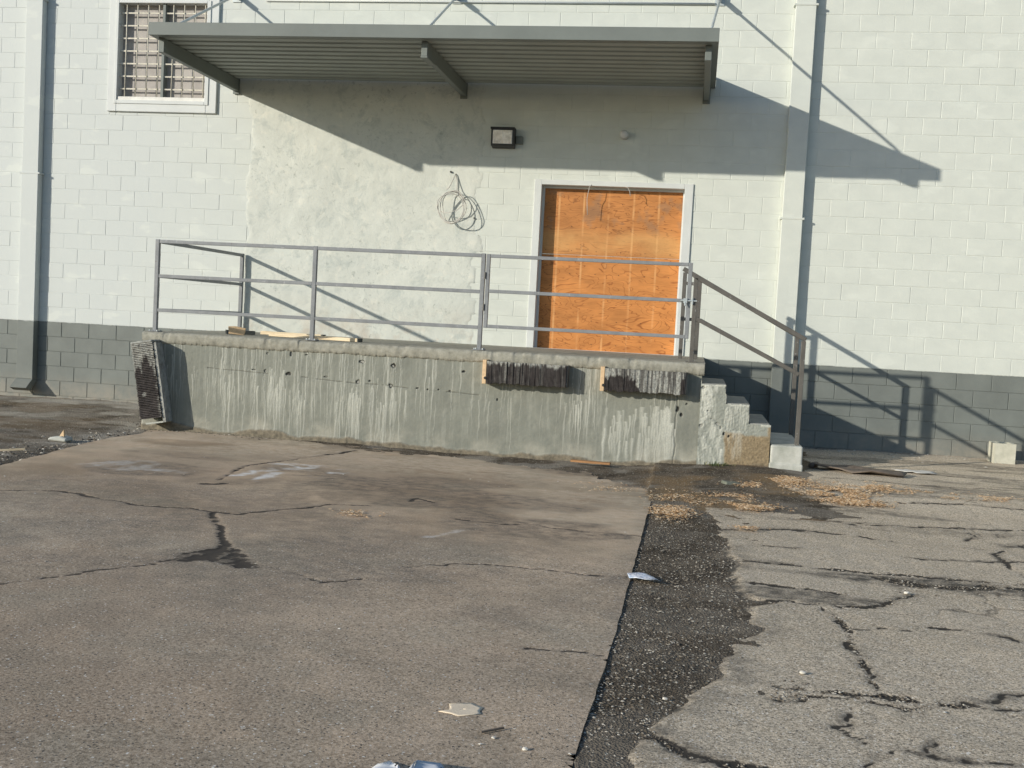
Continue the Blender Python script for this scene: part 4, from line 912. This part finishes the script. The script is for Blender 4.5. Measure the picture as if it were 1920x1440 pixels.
# ------------------------------------------------------------------ lumber on the dock
def lumber(p, q, w_, h_, label, fresh=False):
    p = Vector(p); q = Vector(q); d = (q-p).normalized()
    r = root('lumber', (p+q)/2-Vector((0, 0, h_/2)), label, 'lumber')
    MB().bar(p, q, w_, h_).build('plank', M_lumfresh if fresh else M_lum, r, bevel=.002)
    MB().bar(q+d*.0005, q+d*.012, w_+.002, h_+.002).build('end_grain', M_lumend, r)
    return r
lumber((4.72, -1.70, .042), (5.92, -2.10, .042), .09, .04, 'long pale two by four lying flat, nearest the dock edge')
lumber((4.35, -1.05, .042), (5.20, -1.25, .042), .09, .04, 'shorter pale two by four behind the long one on the dock')
tag(MB().bar((4.18, -1.75, .045), (4.45, -1.55, .045), .09, .045).build('board_offcut', M_lumend, bevel=.003), 'short grey board offcut at the left end of the lumber', 'board')
o = MB().prism([(-.09, -.04), (.08, -.05), (.10, .03), (-.02, .05), (-.10, .045)], .0, .075, 'y').mesh(); 
for v in o.vertices: v.co = Vector((4.42, -2.0, .07))+Matrix.Rotation(.35, 3, 'Z') @ v.co
tag(place('pine_block', o, M_lumfresh, bevel=.003), 'chunk of fresh sawn pine with a split corner on the dock', 'wood block')
# ------------------------------------------------------------------ cinder block
cb = root('cinder_block', (13.27, -.53, -1.0), 'pale hollow cinder block standing near the wall at the far right', 'cinder block')
x0, x1, y0, y1, z0, z1 = 13.165, 13.40, -.52, -.26, gz(13.3, -.5)-.005, -.775
f = MB(); t = .035
f.box(x0, x1, y0, y0+t, z0, z1); f.box(x0, x1, y1-t, y1, z0, z1); f.box(x0, x0+t, y0+t, y1-t, z0, z1); f.box(x1-t, x1, y0+t, y1-t, z0, z1)
f.build('shell', M_cinder, cb)
MB().box(x0-.008, x0-.0005, y0+.01, y0+.10, z0, z1-.004).build('end_flange', M_cinder, cb); MB().box(x0-.008, x0-.0005, y1-.12, y1-.01, z0, z1-.004).build('end_flange', M_cinder, cb)
tag(MB().bar((13.72, -.12, -.99), (13.62, -.03, -.55), .05, .02).build('leaning_stake', M_trim), 'white stake leaning on the wall at the right edge of the picture', 'stake')
# ------------------------------------------------------------------ small debris
def sheet(name, pts, z, mat, label, cat, th=.002, curl=.02, seed=0, parent=None):
    cx_ = sum(p[0] for p in pts)/len(pts); cy_ = sum(p[1] for p in pts)/len(pts); V = []; F = []; n_ = len(pts)
    rings = 5
    rs = random.Random(seed)
    for k in range(rings+1):
        for (x, y) in pts:
            t = k/rings; xx = cx_+(x-cx_)*t; yy = cy_+(y-cy_)*t
            V.append((xx, yy, z+curl*(float(fbm(np.array([xx*14]), np.array([yy*14]), 3, seed)[0])-.35)*(.3+t)))
    for k in range(rings):
        for i in range(n_): j = (i+1) % n_; F.append((k*n_+i, k*n_+j, (k+1)*n_+j, (k+1)*n_+i))
    me = bpy.data.meshes.new(name); me.from_pydata(V, [], F); me.update()
    o = place(name, me, mat, parent, smooth=True); s = o.modifiers.new('solid', 'SOLIDIFY'); s.thickness = th
    if label: tag(o, label, cat)
    return o
def ragged(cx_, cy_, rx, ry, n_=18, seed=0, amp=.25, rot_=0):
    rs = random.Random(seed); out = []
    for i in range(n_):
        a = 2*math.pi*i/n_; k = 1+rs.uniform(-amp, amp); u = rx*k*math.cos(a); v = ry*k*math.sin(a)
        out.append((cx_+u*math.cos(rot_)-v*math.sin(rot_), cy_+u*math.sin(rot_)+v*math.cos(rot_)))
    return out
nf = NT('crumpled shiny wrapper', .3, spec=.6); nf.col(nf.mix(nf.rng(nf.noise(22, 4), .45, .6), (.80, .83, .90), (.42, .50, .62))); nf.bump(nf.noise(45, 3), .006)
sheet('foil_wrapper', [(9.345,-7.86),(9.39,-7.80),(9.44,-7.83),(9.50,-7.86),(9.535,-7.92),(9.515,-7.99),(9.45,-8.0),(9.40,-7.93),(9.36,-7.90)], gz(9.4, -7.9)+.012, nf.m, 'shiny silver white wrapper on the edge of the slab', 'litter', .002, .05, 5)
npap = NT('torn printed paper', .95, spec=.05); npap.col(npap.mix(npap.rng(npap.noise(13, 2, vec=npap.vadd(npap.pos, (0., .3, 0.))), .57, .59), npap.mix(npap.rng(npap.noise(3, 2), .45, .55), (.88, .88, .86), (.60, .62, .65)), (.03, .03, .035)))
sheet('torn_paper', [(8.72,-11.02),(8.735,-10.90),(8.765,-10.86),(8.80,-10.90),(8.82,-10.98),(8.87,-10.98),(8.86,-10.87),(8.94,-10.885),(8.975,-10.93),(8.94,-10.99),(8.90,-11.06),(8.80,-11.10)], gz(8.85, -10.95)+.012, npap.m, 'torn white and grey printed paper with black marks at the bottom of the picture', 'litter', .0015, .035, 9)
M_kraft = flat('dry tan leaf', (.78, .65, .48), .8, var=.1, sc=20)
sheet('dry_leaf', [(8.81,-10.36),(8.845,-10.33),(8.84,-10.30),(8.83,-10.27),(8.87,-10.25),(8.91,-10.23),(8.93,-10.25),(8.96,-10.27),(8.955,-10.31),(8.965,-10.34),(8.93,-10.36),(8.89,-10.385),(8.86,-10.37)], gz(8.9, -10.3)+.004, M_kraft, 'flat tan scrap shaped like a leaf on the near slab', 'leaf', .001, .0015, 11)
M_rust = flat('rusty brown sheet', (.15, .12, .095), .7, var=.3, sc=12)
pl_ = root('rusty_plate', (11.35, -2.2, -1.03), 'dark brown broken sheet of bark or rusted metal lying right of the stairs', 'debris')
sheet('plate', [(10.95,-2.08),(11.15,-2.02),(11.35,-2.07),(11.48,-2.18),(11.62,-2.15),(11.75,-2.2),(11.88,-2.32),(11.80,-2.52),(11.5,-2.50),(11.3,-2.50),(11.2,-2.35),(11.0,-2.25)], gz(11.4, -2.3)+.03, M_rust, None, None, .012, .06, 13, pl_)
MB().tube([(10.93, -2.16, gz(11, -2.1)+.03), (11.0, -2.0, gz(11, -2.1)+.03)], .03, 12).build('rolled_edge', M_rust, pl_, smooth=True)
sheet('mortar_spill', ragged(12.05, -1.9, .20, .14, 22, 3, .35), gz(12, -1.9)+.008, flat('dried white mortar', (.62, .60, .55), .9), 'flat white dried mortar spill right of the rusty plate', 'mortar spill', .004, .008, 3)
o = MB().box(9.98, 10.13, -3.72, -3.60, gz(10, -3.7)-.0, gz(10, -3.7)+.035).build('brick_fragment', m_conc('grey green brick', (.12, .13, .10), (.26, .27, .22)), bevel=.008); tag(o, 'small grey broken brick on the dirt in front of the stairs', 'brick'); o.rotation_euler = (0, .08, .4)
tag(MB().bar((8.45, -2.72, gz(8.5, -2.7)+.05), (8.86, -2.76, gz(8.8, -2.7)+.05), .07, .02).build('wood_strip', flat('orange brown wood', (.34, .18, .08), .8)), 'thin orange brown strip of wood at the foot of the dock wall', 'wood')
me = MB().prism([(-.10, -.02), (.10, -.03), (.11, .005), (.04, .025), (-.08, .01)], -.07, .07, 'y').mesh()
for v in me.vertices: v.co += Vector((3.42, -3.95, gz(3.4, -3.9)+.02))
tag(place('concrete_chunk', me, M_pad, bevel=.012), 'pale flat concrete chunk on the dirt near the left slab corner', 'rock')
me = MB().prism([(-.022, 0), (.026, 0), (.020, .066), (.010, .05), (.0, .036)], -.014, .014, 'y').mesh()
for v in me.vertices: v.co += Vector((3.45, -3.96, gz(3.4, -3.9)+.042))
tag(place('wood_shard', me, M_lumfresh), 'pointed yellow wood shard standing on the pale chunk', 'wood')
tag(MB().bar((3.40, -5.05, gz(3.4, -5)+.01), (3.66, -4.92, gz(3.4, -5)+.03), .03, .015).build('wood_splinter', M_lum), 'pale wood splinter at the left edge of the slab', 'wood')
tag(MB().bar((9.00, -10.52, gz(9, -10.5)+.006), (9.07, -10.46, gz(9, -10.5)+.008), .008, .006).build('twig', M_rust), 'short dark twig on the near slab', 'twig')
# pebbles one can pick out
def pebble(x, y, s, mat, label, i):
    bm = bmesh.new(); bmesh.ops.create_icosphere(bm, subdivisions=2, radius=s); rs = random.Random(i)
    for v in bm.verts: v.co = Vector((v.co.x*1.3, v.co.y, v.co.z*.7))*(1+rs.uniform(-.15, .15))
    me = bpy.data.meshes.new('pebble'); bm.to_mesh(me); bm.free()
    for v in me.vertices: v.co += Vector((x, y, gz(x, y)+s*.4))
    tag(place('pebble', me, mat, smooth=False), label, 'stone')
M_pb = flat('white pebble', (.66, .62, .54), .8)
pebble(9.17, -10.62, .008, M_pb, 'white pebble on the slab near its right edge, close to the camera', 1)
pebble(9.05, -10.55, .006, M_pb, 'small grey white pebble just left of the white pebble near the slab edge', 2)
pebble(10.19, -9.42, .010, M_pb, 'pale pebble alone on the near asphalt', 3)
pebble(10.93, -7.66, .013, M_pb, 'flat white stone beside the wide asphalt crack', 4)
pebble(9.62, -9.95, .008, M_pb, 'white pebble at the edge of the asphalt above the dark strip', 5)
# weeds
wd = root('weed', (9.98, -2.62, -1.05), 'small green weed growing at the foot of the stairs', 'weed')
V = []; F = []; R = []
for k in range(110):
    cxw = random.gauss(9.98, .07); a = random.random()*6.28; ln = random.uniform(.03, .11); b0 = Vector((cxw, -2.60-random.random()*.09, gz(10, -2.6)+.005))
    d = Vector((math.cos(a)*.6, math.sin(a)*.6, 1)).normalized()*ln; s = Vector((-math.sin(a), math.cos(a), 0))*random.uniform(.004, .009)
    n_ = len(V); V += [b0-s*.4, b0+d*.5-s+Vector((0, 0, .01)), b0+d, b0+d*.5+s+Vector((0, 0, .01))]; F.append((n_, n_+1, n_+2, n_+3)); R += [random.random()]*4
me = bpy.data.meshes.new('w'); me.from_pydata([tuple(v) for v in V], [], F); at = me.attributes.new('rnd', 'FLOAT', 'POINT'); at.data.foreach_set('value', np.array(R, 'f'))
place('leaves', me, M_leaf, wd, kind='stuff')
V = []; F = []; R = []
for k in range(420):
    cxw = random.choice([random.uniform(9.3, 9.9), random.uniform(10.0, 10.5), random.gauss(9.75, .05)]); a = random.random()*6.28; ln = random.uniform(.01, .04)
    b0 = Vector((cxw, -2.56-random.random()*.06, gz(cxw, -2.6)+.0)); d = Vector((math.cos(a)*.8, math.sin(a)*.8, 1)).normalized()*ln; s = Vector((-math.sin(a), math.cos(a), 0))*.004
    n_ = len(V); V += [b0-s*.4, b0+d*.5-s, b0+d, b0+d*.5+s]; F.append((n_, n_+1, n_+2, n_+3)); R += [random.random()]*4
me = bpy.data.meshes.new('w'); me.from_pydata([tuple(v) for v in V], [], F); at = me.attributes.new('rnd', 'FLOAT', 'POINT'); at.data.foreach_set('value', np.array(R, 'f'))
tag(place('moss_and_grass', me, M_leaf, kind='stuff'), 'low moss and grass tufts along the foot of the stairs', 'grass')
